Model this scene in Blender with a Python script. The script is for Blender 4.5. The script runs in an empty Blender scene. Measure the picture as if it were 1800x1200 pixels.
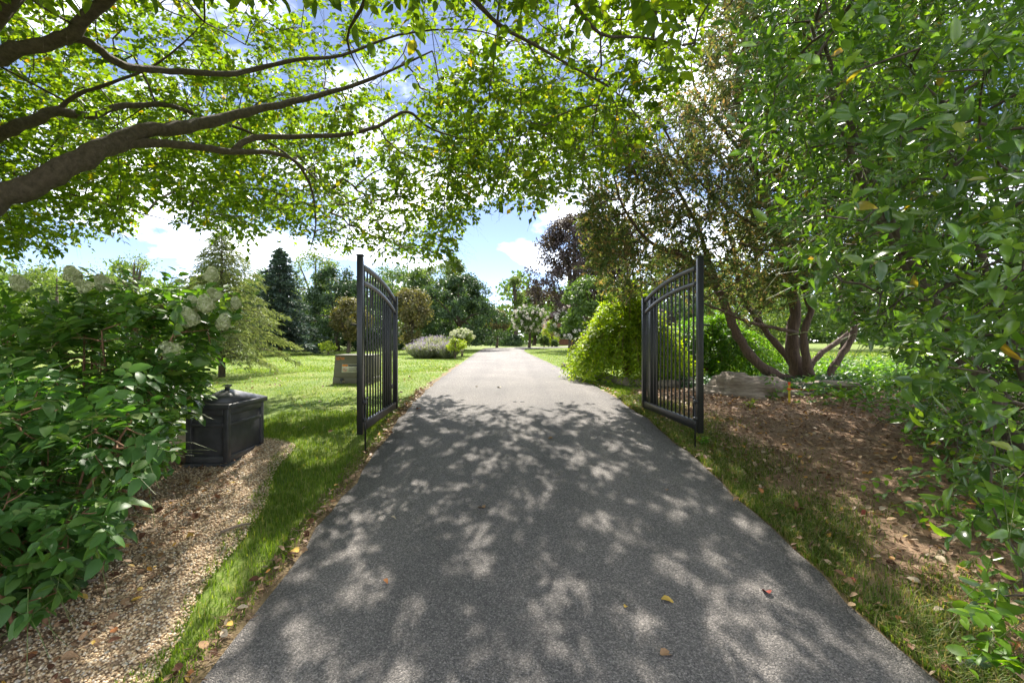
import bpy, bmesh, math, random
import numpy as np
from mathutils import Vector, Matrix

# ------------------------------------------------------------------ camera, sky, sun, exposure
SC = bpy.context.scene
COL = SC.collection
EYE = 1.75                      # eye height over the drive at the camera
F = 820.0                       # focal length in photo pixels (photo 1800 x 1200)
cam_d = bpy.data.cameras.new('camera')
cam = bpy.data.objects.new('camera', cam_d)
COL.objects.link(cam)
cam.location = (0, 0, EYE)
cam.rotation_euler = (math.radians(90), 0, 0)
cam_d.sensor_width = 36.0
cam_d.lens = 36.0 * F / 1800.0
cam_d.clip_start = 0.05
cam_d.clip_end = 2000
SC.camera = cam

SUN_AZ, SUN_EL = -2.0, 46.0     # degrees, azimuth from +Y towards +X
W = bpy.data.worlds.new('World')
SC.world = W
W.use_nodes = True
nt = W.node_tree
for n_ in list(nt.nodes):
    nt.nodes.remove(n_)
wo = nt.nodes.new('ShaderNodeOutputWorld')
bg = nt.nodes.new('ShaderNodeBackground')
sky = nt.nodes.new('ShaderNodeTexSky')
sky.sky_type = 'NISHITA'
sky.sun_disc = False
sky.sun_elevation = math.radians(SUN_EL)
sky.sun_rotation = math.radians(SUN_AZ)
sky.altitude = 1500
sky.air_density = 0.7
sky.dust_density = 0.1
sky.ozone_density = 4.0
tc = nt.nodes.new('ShaderNodeTexCoord')
sep = nt.nodes.new('ShaderNodeSeparateXYZ')
nt.links.new(tc.outputs['Generated'], sep.inputs[0])
addz = nt.nodes.new('ShaderNodeMath'); addz.operation = 'ADD'; addz.inputs[1].default_value = 0.28
mxz = nt.nodes.new('ShaderNodeMath'); mxz.operation = 'MAXIMUM'; mxz.inputs[1].default_value = 0.05
nt.links.new(sep.outputs[2], mxz.inputs[0]); nt.links.new(mxz.outputs[0], addz.inputs[0])
dvx = nt.nodes.new('ShaderNodeMath'); dvx.operation = 'DIVIDE'
dvy = nt.nodes.new('ShaderNodeMath'); dvy.operation = 'DIVIDE'
nt.links.new(sep.outputs[0], dvx.inputs[0]); nt.links.new(addz.outputs[0], dvx.inputs[1])
nt.links.new(sep.outputs[1], dvy.inputs[0]); nt.links.new(addz.outputs[0], dvy.inputs[1])
cmb = nt.nodes.new('ShaderNodeCombineXYZ')
nt.links.new(dvx.outputs[0], cmb.inputs[0]); nt.links.new(dvy.outputs[0], cmb.inputs[1])
cn = nt.nodes.new('ShaderNodeTexNoise')
cn.inputs['Scale'].default_value = 1.7; cn.inputs['Detail'].default_value = 7
cn.inputs['Roughness'].default_value = 0.55; cn.inputs['Distortion'].default_value = 0.3
cmap = nt.nodes.new('ShaderNodeMapping'); cmap.name = 'cloud_drift'
cmap.inputs['Location'].default_value = (40.92, 11.47, 59.42)
nt.links.new(cmb.outputs[0], cmap.inputs[0]); nt.links.new(cmap.outputs[0], cn.inputs['Vector'])
cr = nt.nodes.new('ShaderNodeValToRGB')
cr.color_ramp.elements[0].position = 0.46; cr.color_ramp.elements[0].color = (0, 0, 0, 1)
cr.color_ramp.elements[1].position = 0.70; cr.color_ramp.elements[1].color = (0.85, 0.85, 0.85, 1)
nt.links.new(cn.outputs['Fac'], cr.inputs[0])
cmix = nt.nodes.new('ShaderNodeMixRGB')
cmix.inputs[2].default_value = (12.5, 12.5, 12.9, 1)      # sunlit cloud, in the sky texture's units
stint = nt.nodes.new('ShaderNodeMixRGB'); stint.blend_type = 'MULTIPLY'; stint.inputs[0].default_value = 1.0
stint.inputs[2].default_value = (0.60, 0.48, 0.42, 1)       # the camera's white balance, set for the shade
nt.links.new(sky.outputs[0], stint.inputs[1])
nt.links.new(cr.outputs[0], cmix.inputs[0]); nt.links.new(stint.outputs[0], cmix.inputs[1])
nt.links.new(cmix.outputs[0], bg.inputs[0])
bg.inputs[1].default_value = 0.09
nt.links.new(bg.outputs[0], wo.inputs[0])

az, el = math.radians(SUN_AZ), math.radians(SUN_EL)
SDIR = Vector((math.sin(az) * math.cos(el), math.cos(az) * math.cos(el), math.sin(el)))
sun_d = bpy.data.lights.new('sun', 'SUN')
sun_d.energy = 2.1
sun_d.angle = math.radians(0.53)
sun_d.color = (1.0, 0.93, 0.83)
sun = bpy.data.objects.new('sun', sun_d)
COL.objects.link(sun)
sun.rotation_euler = SDIR.to_track_quat('Z', 'Y').to_euler()
sun.location = (20, 40, 60)

SC.view_settings.view_transform = 'Standard'
SC.view_settings.look = 'None'
SC.view_settings.gamma = 1.0
SC.view_settings.use_curve_mapping = False
SC.view_settings.exposure = 2.65
SC.render.engine = 'CYCLES'
SC.cycles.max_bounces = 10
SC.cycles.diffuse_bounces = 7
SC.cycles.transmission_bounces = 7
SC.cycles.transparent_max_bounces = 4
SC.cycles.use_denoising = True
SC.cycles.sample_clamp_indirect = 6.0

# ------------------------------------------------------------------ helpers
R = np.random.default_rng(7)
PI = math.pi

def at(px, py, d):
    """photo pixel at depth d (metres ahead) -> a point in the place"""
    return np.array([(px - 900.0) / F * d, d, EYE + (600.0 - py) / F * d])

def project(p):
    y = np.maximum(p[:, 1], 1e-3)
    return 900 + F * p[:, 0] / y, 600 - F * (p[:, 2] - EYE) / y

_py = np.array([-60, -12, -6, 0, 2, 3.1, 4.3, 5.8, 8, 11, 14, 20, 27, 35, 45, 60, 120, 900], float)
_pz = np.array([-2.2, -1.3, -.78, 0, .265, .40, .55, .73, .86, .905, .93, 1.0, 1.09, 1.22, 1.33, 1.40, 1.45, 1.5], float)
_fy = np.arange(-60, 901, .1)
_fz = np.interp(_fy, _py, _pz)
_k = np.hanning(17); _k /= _k.sum()
_fz = np.convolve(np.pad(_fz, 8, mode='edge'), _k, mode='valid')

def gz(x, y):
    x = np.asarray(x, float); y = np.asarray(y, float)
    z = np.interp(y, _fy, _fz)
    z = z - .012 * np.clip(-x - 2, 0, 12) + .014 * np.clip(x - 2.4, 0, 8)
    k = np.clip((np.abs(x - .1) - 1.9) / 1.5, 0, 1)
    z = z + k * (.018 * np.sin(x * 1.3 + y * .7) + .014 * np.sin(x * .55 - y * 1.1 + 2) + .008 * np.sin(3.1 * x + 2.3 * y))
    return z

def gp(x, y):
    return np.array([x, y, float(gz(x, y))])

def link(o, parent=None):
    COL.objects.link(o)
    if parent is not None:
        o.parent = parent
    return o

def make_mesh(name, v, f, mat, smooth=False):
    """f: an (n,k) array, or a list of such arrays, or a list of tuples"""
    v = np.asarray(v, np.float32)
    me = bpy.data.meshes.new(name)
    if isinstance(f, np.ndarray):
        f = [f]
    if len(f) and not isinstance(f[0], np.ndarray):
        groups = {}
        for q in f:
            groups.setdefault(len(q), []).append(q)
        f = [np.array(g, np.int32) for g in groups.values()]
    loops = np.concatenate([a.reshape(-1) for a in f]).astype(np.int32)
    tot = np.concatenate([np.full(len(a), a.shape[1], np.int32) for a in f])
    start = np.concatenate([[0], np.cumsum(tot)[:-1]]).astype(np.int32)
    me.vertices.add(len(v)); me.vertices.foreach_set('co', v.reshape(-1))
    me.loops.add(len(loops)); me.loops.foreach_set('vertex_index', loops)
    me.polygons.add(len(tot)); me.polygons.foreach_set('loop_start', start)
    me.polygons.foreach_set('loop_total', tot)
    if smooth:
        me.polygons.foreach_set('use_smooth', np.ones(len(tot), bool))
    me.update(calc_edges=True)
    me.materials.append(mat)
    return me

def part(name, v, f, mat, root=None, smooth=False, kind=None, label=None):
    v = np.asarray(v, float)
    if root is not None:
        off = np.array(root.location)
        p = root.parent
        while p is not None:
            off = off + np.array(p.location); p = p.parent
        v = v - off
    o = bpy.data.objects.new(name, make_mesh(name, v, f, mat, smooth))
    link(o, root)
    if kind: o['kind'] = kind
    if label: o['label'] = label
    return o

def thing(name, loc, label, cat, group=None):
    o = bpy.data.objects.new(name, None)
    o.empty_display_size = .2
    o.location = Vector([float(c) for c in loc])
    COL.objects.link(o)
    o['label'] = label; o['category'] = cat
    if group: o['group'] = group
    return o

def tag(o, label, cat, group=None):
    o['label'] = label; o['category'] = cat
    if group: o['group'] = group
    return o

class MB:
    """collects pieces of one part"""
    def __init__(s): s.v = []; s.f = []; s.n = 0
    def add(s, v, f):
        v = np.asarray(v, float)
        s.v.append(v)
        for q in f:
            s.f.append(tuple(int(i) + s.n for i in q))
        s.n += len(v); return s
    def box(s, lo, hi):
        x0, y0, z0 = lo; x1, y1, z1 = hi
        v = [(x0,y0,z0),(x1,y0,z0),(x1,y1,z0),(x0,y1,z0),(x0,y0,z1),(x1,y0,z1),(x1,y1,z1),(x0,y1,z1)]
        return s.add(v, [(0,3,2,1),(4,5,6,7),(0,1,5,4),(1,2,6,5),(2,3,7,6),(3,0,4,7)])
    def tube(s, p, r, n=8):
        v, f = tube(p, r, n); return s.add(v, f)
    def xf(s, fn):
        s.v = [fn(a) for a in s.v]; return s
    def build(s, name, mat, root=None, smooth=False, **k):
        return part(name, np.concatenate(s.v), s.f, mat, root, smooth, **k)

def bevel(o, w=.004, seg=2):
    m = o.modifiers.new('bevel', 'BEVEL'); m.width = w; m.segments = seg; m.limit_method = 'ANGLE'
    return o

def tube(p, r, n=8, cap=True):
    p = np.asarray(p, float); r = np.broadcast_to(np.asarray(r, float), (len(p),))
    t = np.gradient(p, axis=0)
    t /= np.linalg.norm(t, axis=1, keepdims=True) + 1e-12
    up = np.array([0, 0, 1.]) if abs(t[0, 2]) < .9 else np.array([1., 0, 0])
    a = np.cross(t[0], up); a /= np.linalg.norm(a)
    v = []
    ang = np.arange(n) * 2 * PI / n
    for i in range(len(p)):
        a = a - t[i] * a.dot(t[i]); a /= np.linalg.norm(a) + 1e-12
        b = np.cross(t[i], a)
        v.append(p[i] + r[i] * (np.cos(ang)[:, None] * a + np.sin(ang)[:, None] * b))
    v = np.concatenate(v)
    f = []
    for i in range(len(p) - 1):
        for j in range(n):
            k = (j + 1) % n
            f.append((i*n+j, i*n+k, (i+1)*n+k, (i+1)*n+j))
    if cap:
        f.append(tuple(range(n - 1, -1, -1))); f.append(tuple((len(p)-1)*n + j for j in range(n)))
    return v, f

def smooth_path(p, r, k=4):
    """Catmull-Rom through the points"""
    p = np.asarray(p, float); r = np.asarray(r, float)
    P = np.vstack([2*p[0]-p[1], p, 2*p[-1]-p[-2]])
    out, rr = [], []
    for i in range(len(p) - 1):
        for j in range(k):
            t = j / k
            a, b, c, d = P[i], P[i+1], P[i+2], P[i+3]
            out.append(.5*((2*b)+(-a+c)*t+(2*a-5*b+4*c-d)*t*t+(-a+3*b-3*c+d)*t**3))
            rr.append(r[i]*(1-t)+r[i+1]*t)
    out.append(p[-1]); rr.append(r[-1])
    return np.array(out), np.array(rr)

def unit(a):
    return a / (np.linalg.norm(a, axis=-1, keepdims=True) + 1e-9)

# leaf templates: length along y, face normal z
T6v = np.array([(0,0,0),(-.25,.30,.05),(-.21,.70,.02),(0,1,-.08),(.21,.70,.02),(.25,.30,.05)])
T6f = np.array([(0,3,2,1),(0,5,4,3)])
T4v = np.array([(0,0,0),(-.27,.45,.07),(0,1,-.03),(.27,.45,.07)])
T4f = np.array([(0,2,1),(0,3,2)])
TBv = np.array([(0,0,0),(-.12,.05,0),(-.30,.26,.07),(-.30,.55,.05),(-.15,.85,-.03),(0,1,-.14),(.15,.85,-.03),(.30,.55,.05),(.30,.26,.07),(.12,.05,0),(0,.27,0),(0,.55,-.01),(0,.85,-.07)])
TBf = [(0,10,2,1),(10,11,3,2),(11,12,4,3),(12,5,4),(0,9,8,10),(10,8,7,11),(11,7,6,12),(12,6,5)]

def leaf_frames(d, n):
    y = unit(d); x = unit(np.cross(y, n)); z = np.cross(x, y)
    return x, y, z

def leaf_mesh(pos, d, n, s, wid=1.0, tv=T6v, tf=T6f):
    x, y, z = leaf_frames(d, n)
    s = np.broadcast_to(s, (len(pos),))[:, None, None]
    w = np.broadcast_to(wid, (len(pos),))[:, None, None]
    v = pos[:, None, :] + s * (tv[None, :, 0:1] * w * x[:, None] + tv[None, :, 1:2] * y[:, None] + tv[None, :, 2:3] * z[:, None])
    k = len(tv)
    base = (np.arange(len(pos)) * k)[:, None, None]
    if isinstance(tf, np.ndarray):
        f = (base + tf[None]).reshape(-1, tf.shape[1])
    else:
        f = []
        for m in sorted(set(len(q) for q in tf)):
            a = np.array([q for q in tf if len(q) == m])
            f.append((base + a[None]).reshape(-1, m))
    return v.reshape(-1, 3), f

def pick_big(pos, n, s, count=300):
    """the leaves that show largest from the drive entrance"""
    px, py = project(pos)
    y = pos[:, 1]
    ok = (y > .6) & (px > 0) & (px < 1800) & (py > 0) & (py < 1200)
    view = unit(pos - np.array([0, 0, EYE]))
    size = np.where(ok, s / np.maximum(y, .1) * (.25 + np.abs((unit(n) * view).sum(1))), 0)
    cell = (px // 9).astype(int) * 1000 + (py // 9).astype(int)
    order = np.lexsort((np.where(ok, y, 1e9), cell))
    first = np.ones(len(order), bool); first[1:] = cell[order][1:] != cell[order][:-1]
    front = np.zeros(len(pos), bool); front[order[first]] = True
    size = np.where(front, size, size * .3)
    idx = np.argsort(-size)[:count]
    m = np.zeros(len(pos), bool); m[idx] = size[idx] > 0
    return m

def leaf_objects(name, pos, d, n, s, wid, mat, root, curl=0.0):
    """single leaves as parts that share one mesh"""
    tv = TBv.copy(); tv[:, 0] *= wid
    tv[:, 2] -= curl * tv[:, 1] ** 2
    me = make_mesh(name, tv, TBf, mat, True)
    x, y, z = leaf_frames(d, n)
    off = np.array(root.location)
    for i in range(len(pos)):
        o = bpy.data.objects.new(name, me)
        M = Matrix.Identity(4)
        for r_ in range(3):
            M[r_][0] = x[i, r_] * s[i]; M[r_][1] = y[i, r_] * s[i]; M[r_][2] = z[i, r_] * s[i]
            M[r_][3] = pos[i, r_] - off[r_]
        COL.objects.link(o); o.parent = root; o.matrix_basis = M

def rdir(n, rng=R):
    return unit(rng.normal(size=(n, 3)))

def sprays(start, direc, length, m, droop, leaf, ang=50, up=None, jit=.35, spiral=False, rng=R, t0=.15):
    """shoots with leaves along them; returns leaf pos, dir, normal, size and the shoots' axis points"""
    n = len(start)
    direc = unit(direc)
    length = np.broadcast_to(length, (n,)).astype(float)
    t = np.linspace(t0, 1, m)
    P = start[:, None] + direc[:, None] * (length[:, None] * t)[..., None]
    P[..., 2] -= (np.broadcast_to(droop, (n,)) * length)[:, None] * t ** 2
    tang = direc[:, None] * np.ones((1, m, 1))
    tang = tang.copy(); tang[..., 2] -= 2 * np.broadcast_to(droop, (n,))[:, None] * t
    tang = unit(tang)
    upv = np.array([0, 0, 1.]) if up is None else up
    nrm = np.broadcast_to(upv, (n, 3))[:, None] + .35 * rng.normal(size=(n, 1, 3))
    nrm = np.broadcast_to(nrm, (n, m, 3))
    side = unit(np.cross(tang, nrm))
    if spiral:
        b = unit(np.cross(side, tang))
        a = (np.arange(m) * 2.4)[None, :] + rng.uniform(0, 6.28, (n, 1))
        side = side * np.cos(a)[..., None] + b * np.sin(a)[..., None]
        nl = unit(tang * .9 + np.array([0, 0, .6]) + .3 * rng.normal(size=(n, m, 3)))
    else:
        sg = np.where(np.arange(m) % 2 == 0, 1, -1)[None, :, None]
        side = side * sg
        nl = nrm + jit * rng.normal(size=(n, m, 3))
    a = math.radians(ang)
    dl = unit(tang * math.cos(a) + side * math.sin(a) + jit * .6 * rng.normal(size=(n, m, 3)))
    s = leaf * rng.uniform(.6, 1.15, (n, m)) * (1 - .3 * (t[None] > .95))
    return P.reshape(-1, 3), dl.reshape(-1, 3), np.ascontiguousarray(nl).reshape(-1, 3), s.reshape(-1), P

def shoots_mesh(start, P, r0, r1=.4, pts=(0, .5, 1)):
    """thin three-sided stems for the shoots"""
    n, m, _ = P.shape
    idx = [m // 2, m - 1]
    A = np.concatenate([start[:, None], P[:, idx]], 1)
    k = A.shape[1]
    t = unit(A[:, -1] - A[:, 0])
    h = unit(np.cross(t, np.array([.3, .2, .93]))); b = np.cross(t, h)
    rad = np.linspace(1, r1, k)[None, :, None, None] * np.broadcast_to(r0, (n,))[:, None, None, None]
    if n > 5000:                       # hair-thin twigs: two crossed blades would not show, one is enough
        ring = np.stack([h, -h], 1); c = 2; js = (0,)
    else:
        ring = np.stack([h, -.5*h + .866*b, -.5*h - .866*b], 1); c = 3; js = (0, 1, 2)
    V = A[:, :, None] + rad * ring[:, None]
    base = (np.arange(n) * k * c)[:, None]
    f = []
    for i in range(k - 1):
        for j in js:
            q = (j + 1) % c
            f.append(base + np.array([i*c+j, i*c+q, (i+1)*c+q, (i+1)*c+j])[None])
    return V.reshape(-1, 3), np.concatenate(f)

def grow(nodes, targets, sag=.06, r_tip=.004, r_k=.0042, sides=4, rng=R, bias=None, rmax=.05):
    """joins every target to the nearest branch that is already there; returns one mesh of the small branches and the
    outward direction at each target"""
    nodes = [np.asarray(p, float) for p in nodes]
    d0 = np.min(np.linalg.norm(targets[:, None] - np.array(nodes)[None], axis=2), axis=1)
    order = np.argsort(d0)
    N = np.zeros((len(nodes) + len(targets), 3)); N[:len(nodes)] = nodes
    cost = np.zeros(len(N)); cnt = len(nodes)
    par = np.full(len(N), -1); tid = np.full(len(N), -1)
    for i in order:
        d = np.linalg.norm(N[:cnt] - targets[i], axis=1)
        j = int(np.argmin(d + .25 * cost[:cnt]))
        N[cnt] = targets[i]; par[cnt] = j; cost[cnt] = cost[j] + d[j]; tid[cnt] = i
        cnt += 1
    load = np.ones(len(N))
    for i in range(cnt - 1, len(nodes) - 1, -1):
        load[par[i]] += load[i]
    V, Fq, off = [], [], 0
    out = np.zeros_like(targets)
    for i in range(len(nodes), cnt):
        a, b = N[par[i]], N[i]
        L = np.linalg.norm(b - a)
        if L < .004:
            out[tid[i]] = (0, 0, 1); continue
        mid = (a + b) / 2 + rng.normal(size=3) * L * .06 + np.array([0, 0, L * sag])
        ra = min(rmax, r_tip + r_k * math.sqrt(load[i])); rb = r_tip + r_k * math.sqrt(max(load[i] - 1, 0)) * .8
        v, f = tube([a, mid, b], [ra, (ra + rb) / 2, rb], sides, cap=False)
        V.append(v); Fq.append(np.array(f) + off); off += len(v)
        out[tid[i]] = unit(b - mid)
    return np.concatenate(V), np.concatenate(Fq), out

# ------------------------------------------------------------------ materials
def new_mat(name):
    m = bpy.data.materials.new(name); m.use_nodes = True
    t = m.node_tree
    for n_ in list(t.nodes): t.nodes.remove(n_)
    out = t.nodes.new('ShaderNodeOutputMaterial')
    return m, t, out

def N_(t, kind, **kw):
    n_ = t.nodes.new(kind)
    for k, v in kw.items():
        if k in n_.inputs: n_.inputs[k].default_value = v
        else: setattr(n_, k, v)
    return n_

def ramp(t, stops, src=None, interp='LINEAR'):
    n_ = t.nodes.new('ShaderNodeValToRGB')
    e = n_.color_ramp.elements
    n_.color_ramp.interpolation = interp
    while len(e) < len(stops): e.new(.5)
    for i, (p, c) in enumerate(stops):
        e[i].position = p; e[i].color = (*c, 1) if len(c) == 3 else c
    if src is not None: t.links.new(src, n_.inputs[0])
    return n_

def leaf_mat(name, stops, trans=.45, tint=(1.5, 1.6, .5), rough=.45, spec=.4, tscale=1.0):
    """thin leaf: glossy diffuse face plus light that comes through"""
    m, t, out = new_mat(name)
    geo = N_(t, 'ShaderNodeNewGeometry'); oi = N_(t, 'ShaderNodeObjectInfo')
    add = N_(t, 'ShaderNodeMath', operation='ADD')
    t.links.new(geo.outputs['Random Per Island'], add.inputs[0]); t.links.new(oi.outputs['Random'], add.inputs[1])
    fr = N_(t, 'ShaderNodeMath', operation='FRACT'); t.links.new(add.outputs[0], fr.inputs[0])
    r = ramp(t, stops, fr.outputs[0])
    nz = N_(t, 'ShaderNodeTexNoise', Scale=1.3, Detail=3.0)
    tcx = N_(t, 'ShaderNodeNewGeometry'); t.links.new(tcx.outputs['Position'], nz.inputs['Vector'])
    mr = N_(t, 'ShaderNodeMapRange'); mr.inputs[1].default_value = .3; mr.inputs[2].default_value = .7
    mr.inputs[3].default_value = .78; mr.inputs[4].default_value = 1.22
    t.links.new(nz.outputs['Fac'], mr.inputs[0])
    mul = N_(t, 'ShaderNodeVectorMath', operation='SCALE')
    t.links.new(r.outputs[0], mul.inputs[0]); t.links.new(mr.outputs[0], mul.inputs['Scale'])
    p = N_(t, 'ShaderNodeBsdfPrincipled', Roughness=rough)
    p.inputs['Specular IOR Level'].default_value = spec
    t.links.new(mul.outputs[0], p.inputs['Base Color'])
    tr = N_(t, 'ShaderNodeBsdfTranslucent')
    tm = N_(t, 'ShaderNodeVectorMath', operation='MULTIPLY')
    tm.inputs[1].default_value = tuple(c * tscale for c in tint)
    t.links.new(mul.outputs[0], tm.inputs[0]); t.links.new(tm.outputs[0], tr.inputs['Color'])
    mx = N_(t, 'ShaderNodeMixShader'); mx.inputs[0].default_value = trans
    t.links.new(p.outputs[0], mx.inputs[1]); t.links.new(tr.outputs[0], mx.inputs[2])
    t.links.new(mx.outputs[0], out.inputs[0])
    return m

def bark_mat(name, c1, c2, scale=14, bump=.6, stretch=(1, 1, .25)):
    m, t, out = new_mat(name)
    g = N_(t, 'ShaderNodeNewGeometry')
    mp = N_(t, 'ShaderNodeMapping'); mp.inputs['Scale'].default_value = stretch
    t.links.new(g.outputs['Position'], mp.inputs[0])
    n1 = N_(t, 'ShaderNodeTexNoise', Scale=scale, Detail=8.0, Roughness=.65)
    t.links.new(mp.outputs[0], n1.inputs['Vector'])
    r = ramp(t, [(.3, c1), (.7, c2)], n1.outputs['Fac'])
    p = N_(t, 'ShaderNodeBsdfPrincipled', Roughness=.85)
    t.links.new(r.outputs[0], p.inputs['Base Color'])
    b = N_(t, 'ShaderNodeBump', Strength=bump, Distance=.02)
    t.links.new(n1.outputs['Fac'], b.inputs['Height']); t.links.new(b.outputs[0], p.inputs['Normal'])
    t.links.new(p.outputs[0], out.inputs[0])
    return m

def plain_mat(name, col, rough=.5, metal=0.0, vary=.12, scale=30, bump=.05, spec=.5):
    m, t, out = new_mat(name)
    g = N_(t, 'ShaderNodeTexCoord')
    n1 = N_(t, 'ShaderNodeTexNoise', Scale=scale, Detail=6.0)
    t.links.new(g.outputs['Object'], n1.inputs['Vector'])
    lo = tuple(c * (1 - vary) for c in col); hi = tuple(min(1, c * (1 + vary)) for c in col)
    r = ramp(t, [(.3, lo), (.7, hi)], n1.outputs['Fac'])
    p = N_(t, 'ShaderNodeBsdfPrincipled', Roughness=rough, Metallic=metal)
    p.inputs['Specular IOR Level'].default_value = spec
    t.links.new(r.outputs[0], p.inputs['Base Color'])
    if bump:
        b = N_(t, 'ShaderNodeBump', Strength=bump, Distance=.01)
        t.links.new(n1.outputs['Fac'], b.inputs['Height']); t.links.new(b.outputs[0], p.inputs['Normal'])
    t.links.new(p.outputs[0], out.inputs[0])
    return m

def island_mat(name, stops, rough=.6, trans=0.0):
    m, t, out = new_mat(name)
    g = N_(t, 'ShaderNodeNewGeometry'); oi = N_(t, 'ShaderNodeObjectInfo')
    add = N_(t, 'ShaderNodeMath', operation='ADD')
    t.links.new(g.outputs['Random Per Island'], add.inputs[0]); t.links.new(oi.outputs['Random'], add.inputs[1])
    fr = N_(t, 'ShaderNodeMath', operation='FRACT'); t.links.new(add.outputs[0], fr.inputs[0])
    r = ramp(t, stops, fr.outputs[0])
    p = N_(t, 'ShaderNodeBsdfPrincipled', Roughness=rough)
    t.links.new(r.outputs[0], p.inputs['Base Color'])
    if trans:
        tr = N_(t, 'ShaderNodeBsdfTranslucent'); t.links.new(r.outputs[0], tr.inputs[0])
        mx = N_(t, 'ShaderNodeMixShader'); mx.inputs[0].default_value = trans
        t.links.new(p.outputs[0], mx.inputs[1]); t.links.new(tr.outputs[0], mx.inputs[2])
        t.links.new(mx.outputs[0], out.inputs[0])
    else:
        t.links.new(p.outputs[0], out.inputs[0])
    return m

def asphalt_mat():
    m, t, out = new_mat('asphalt')
    g = N_(t, 'ShaderNodeNewGeometry')
    v = N_(t, 'ShaderNodeTexVoronoi', Scale=150.0); t.links.new(g.outputs['Position'], v.inputs['Vector'])
    v2 = N_(t, 'ShaderNodeTexVoronoi', Scale=210.0); t.links.new(g.outputs['Position'], v2.inputs['Vector'])
    n1 = N_(t, 'ShaderNodeTexNoise', Scale=.9, Detail=5.0); t.links.new(g.outputs['Position'], n1.inputs['Vector'])
    sp = N_(t, 'ShaderNodeSeparateColor'); t.links.new(v.outputs['Color'], sp.inputs[0])
    r = ramp(t, [(0, (.045, .043, .042)), (.45, (.10, .095, .09)), (.8, (.165, .155, .145)), (1, (.30, .28, .26))], sp.outputs[0])
    sp2 = N_(t, 'ShaderNodeSeparateColor'); t.links.new(v2.outputs['Color'], sp2.inputs[0])
    r3 = ramp(t, [(0, (.055, .052, .05)), (.6, (.12, .112, .105)), (1, (.22, .205, .19))], sp2.outputs[0])
    mxa = N_(t, 'ShaderNodeMixRGB'); mxa.inputs[0].default_value = .4
    t.links.new(r.outputs[0], mxa.inputs[1]); t.links.new(r3.outputs[0], mxa.inputs[2])
    wt = N_(t, 'ShaderNodeTexNoise', Scale=1.0, Detail=3.0)
    mpw = N_(t, 'ShaderNodeMapping'); mpw.inputs['Scale'].default_value = (2.6, .12, 1)
    t.links.new(g.outputs['Position'], mpw.inputs[0]); t.links.new(mpw.outputs[0], wt.inputs['Vector'])
    rw = ramp(t, [(.35, (.88, .88, .89)), (.65, (1.08, 1.07, 1.06))], wt.outputs['Fac'])
    st_ = N_(t, 'ShaderNodeTexNoise', Scale=3.2, Detail=2.0); t.links.new(g.outputs['Position'], st_.inputs['Vector'])
    rs = ramp(t, [(.70, (1, 1, 1)), (.80, (.72, .72, .73))], st_.outputs['Fac'])
    r2 = ramp(t, [(.3, (1.02, 1.02, 1.02)), (.7, (1.38, 1.36, 1.34))], n1.outputs['Fac'])
    mu = N_(t, 'ShaderNodeMixRGB', blend_type='MULTIPLY'); mu.inputs[0].default_value = 1
    t.links.new(mxa.outputs[0], mu.inputs[1]); t.links.new(r2.outputs[0], mu.inputs[2])
    mu2 = N_(t, 'ShaderNodeMixRGB', blend_type='MULTIPLY'); mu2.inputs[0].default_value = 1
    t.links.new(mu.outputs[0], mu2.inputs[1]); t.links.new(rw.outputs[0], mu2.inputs[2])
    mu3 = N_(t, 'ShaderNodeMixRGB', blend_type='MULTIPLY'); mu3.inputs[0].default_value = 1
    t.links.new(mu2.outputs[0], mu3.inputs[1]); t.links.new(rs.outputs[0], mu3.inputs[2])
    p = N_(t, 'ShaderNodeBsdfPrincipled', Roughness=.8); p.inputs['Specular IOR Level'].default_value = .3
    t.links.new(mu3.outputs[0], p.inputs['Base Color'])
    b = N_(t, 'ShaderNodeBump', Strength=.9, Distance=.006); b.invert = True
    t.links.new(v.outputs['Distance'], b.inputs['Height']); t.links.new(b.outputs[0], p.inputs['Normal'])
    t.links.new(p.outputs[0], out.inputs[0])
    return m

def soil_mat(name, c, scale=6.0, fine=60.0, bump=.6):
    m, t, out = new_mat(name)
    g = N_(t, 'ShaderNodeNewGeometry')
    n1 = N_(t, 'ShaderNodeTexNoise', Scale=scale, Detail=4.0); t.links.new(g.outputs['Position'], n1.inputs['Vector'])
    n2 = N_(t, 'ShaderNodeTexNoise', Scale=fine, Detail=6.0, Roughness=.7); t.links.new(g.outputs['Position'], n2.inputs['Vector'])
    ad = N_(t, 'ShaderNodeMath', operation='ADD')
    t.links.new(n1.outputs['Fac'], ad.inputs[0]); t.links.new(n2.outputs['Fac'], ad.inputs[1])
    hf = N_(t, 'ShaderNodeMath', operation='MULTIPLY'); hf.inputs[1].default_value = .5
    t.links.new(ad.outputs[0], hf.inputs[0])
    k = len(c)
    r = ramp(t, [(.32 + .36 * i / (k - 1), c[i]) for i in range(k)], hf.outputs[0])
    p = N_(t, 'ShaderNodeBsdfPrincipled', Roughness=.9); p.inputs['Specular IOR Level'].default_value = .2
    t.links.new(r.outputs[0], p.inputs['Base Color'])
    b = N_(t, 'ShaderNodeBump', Strength=bump, Distance=.02)
    t.links.new(n2.outputs['Fac'], b.inputs['Height']); t.links.new(b.outputs[0], p.inputs['Normal'])
    t.links.new(p.outputs[0], out.inputs[0])
    return m

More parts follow.
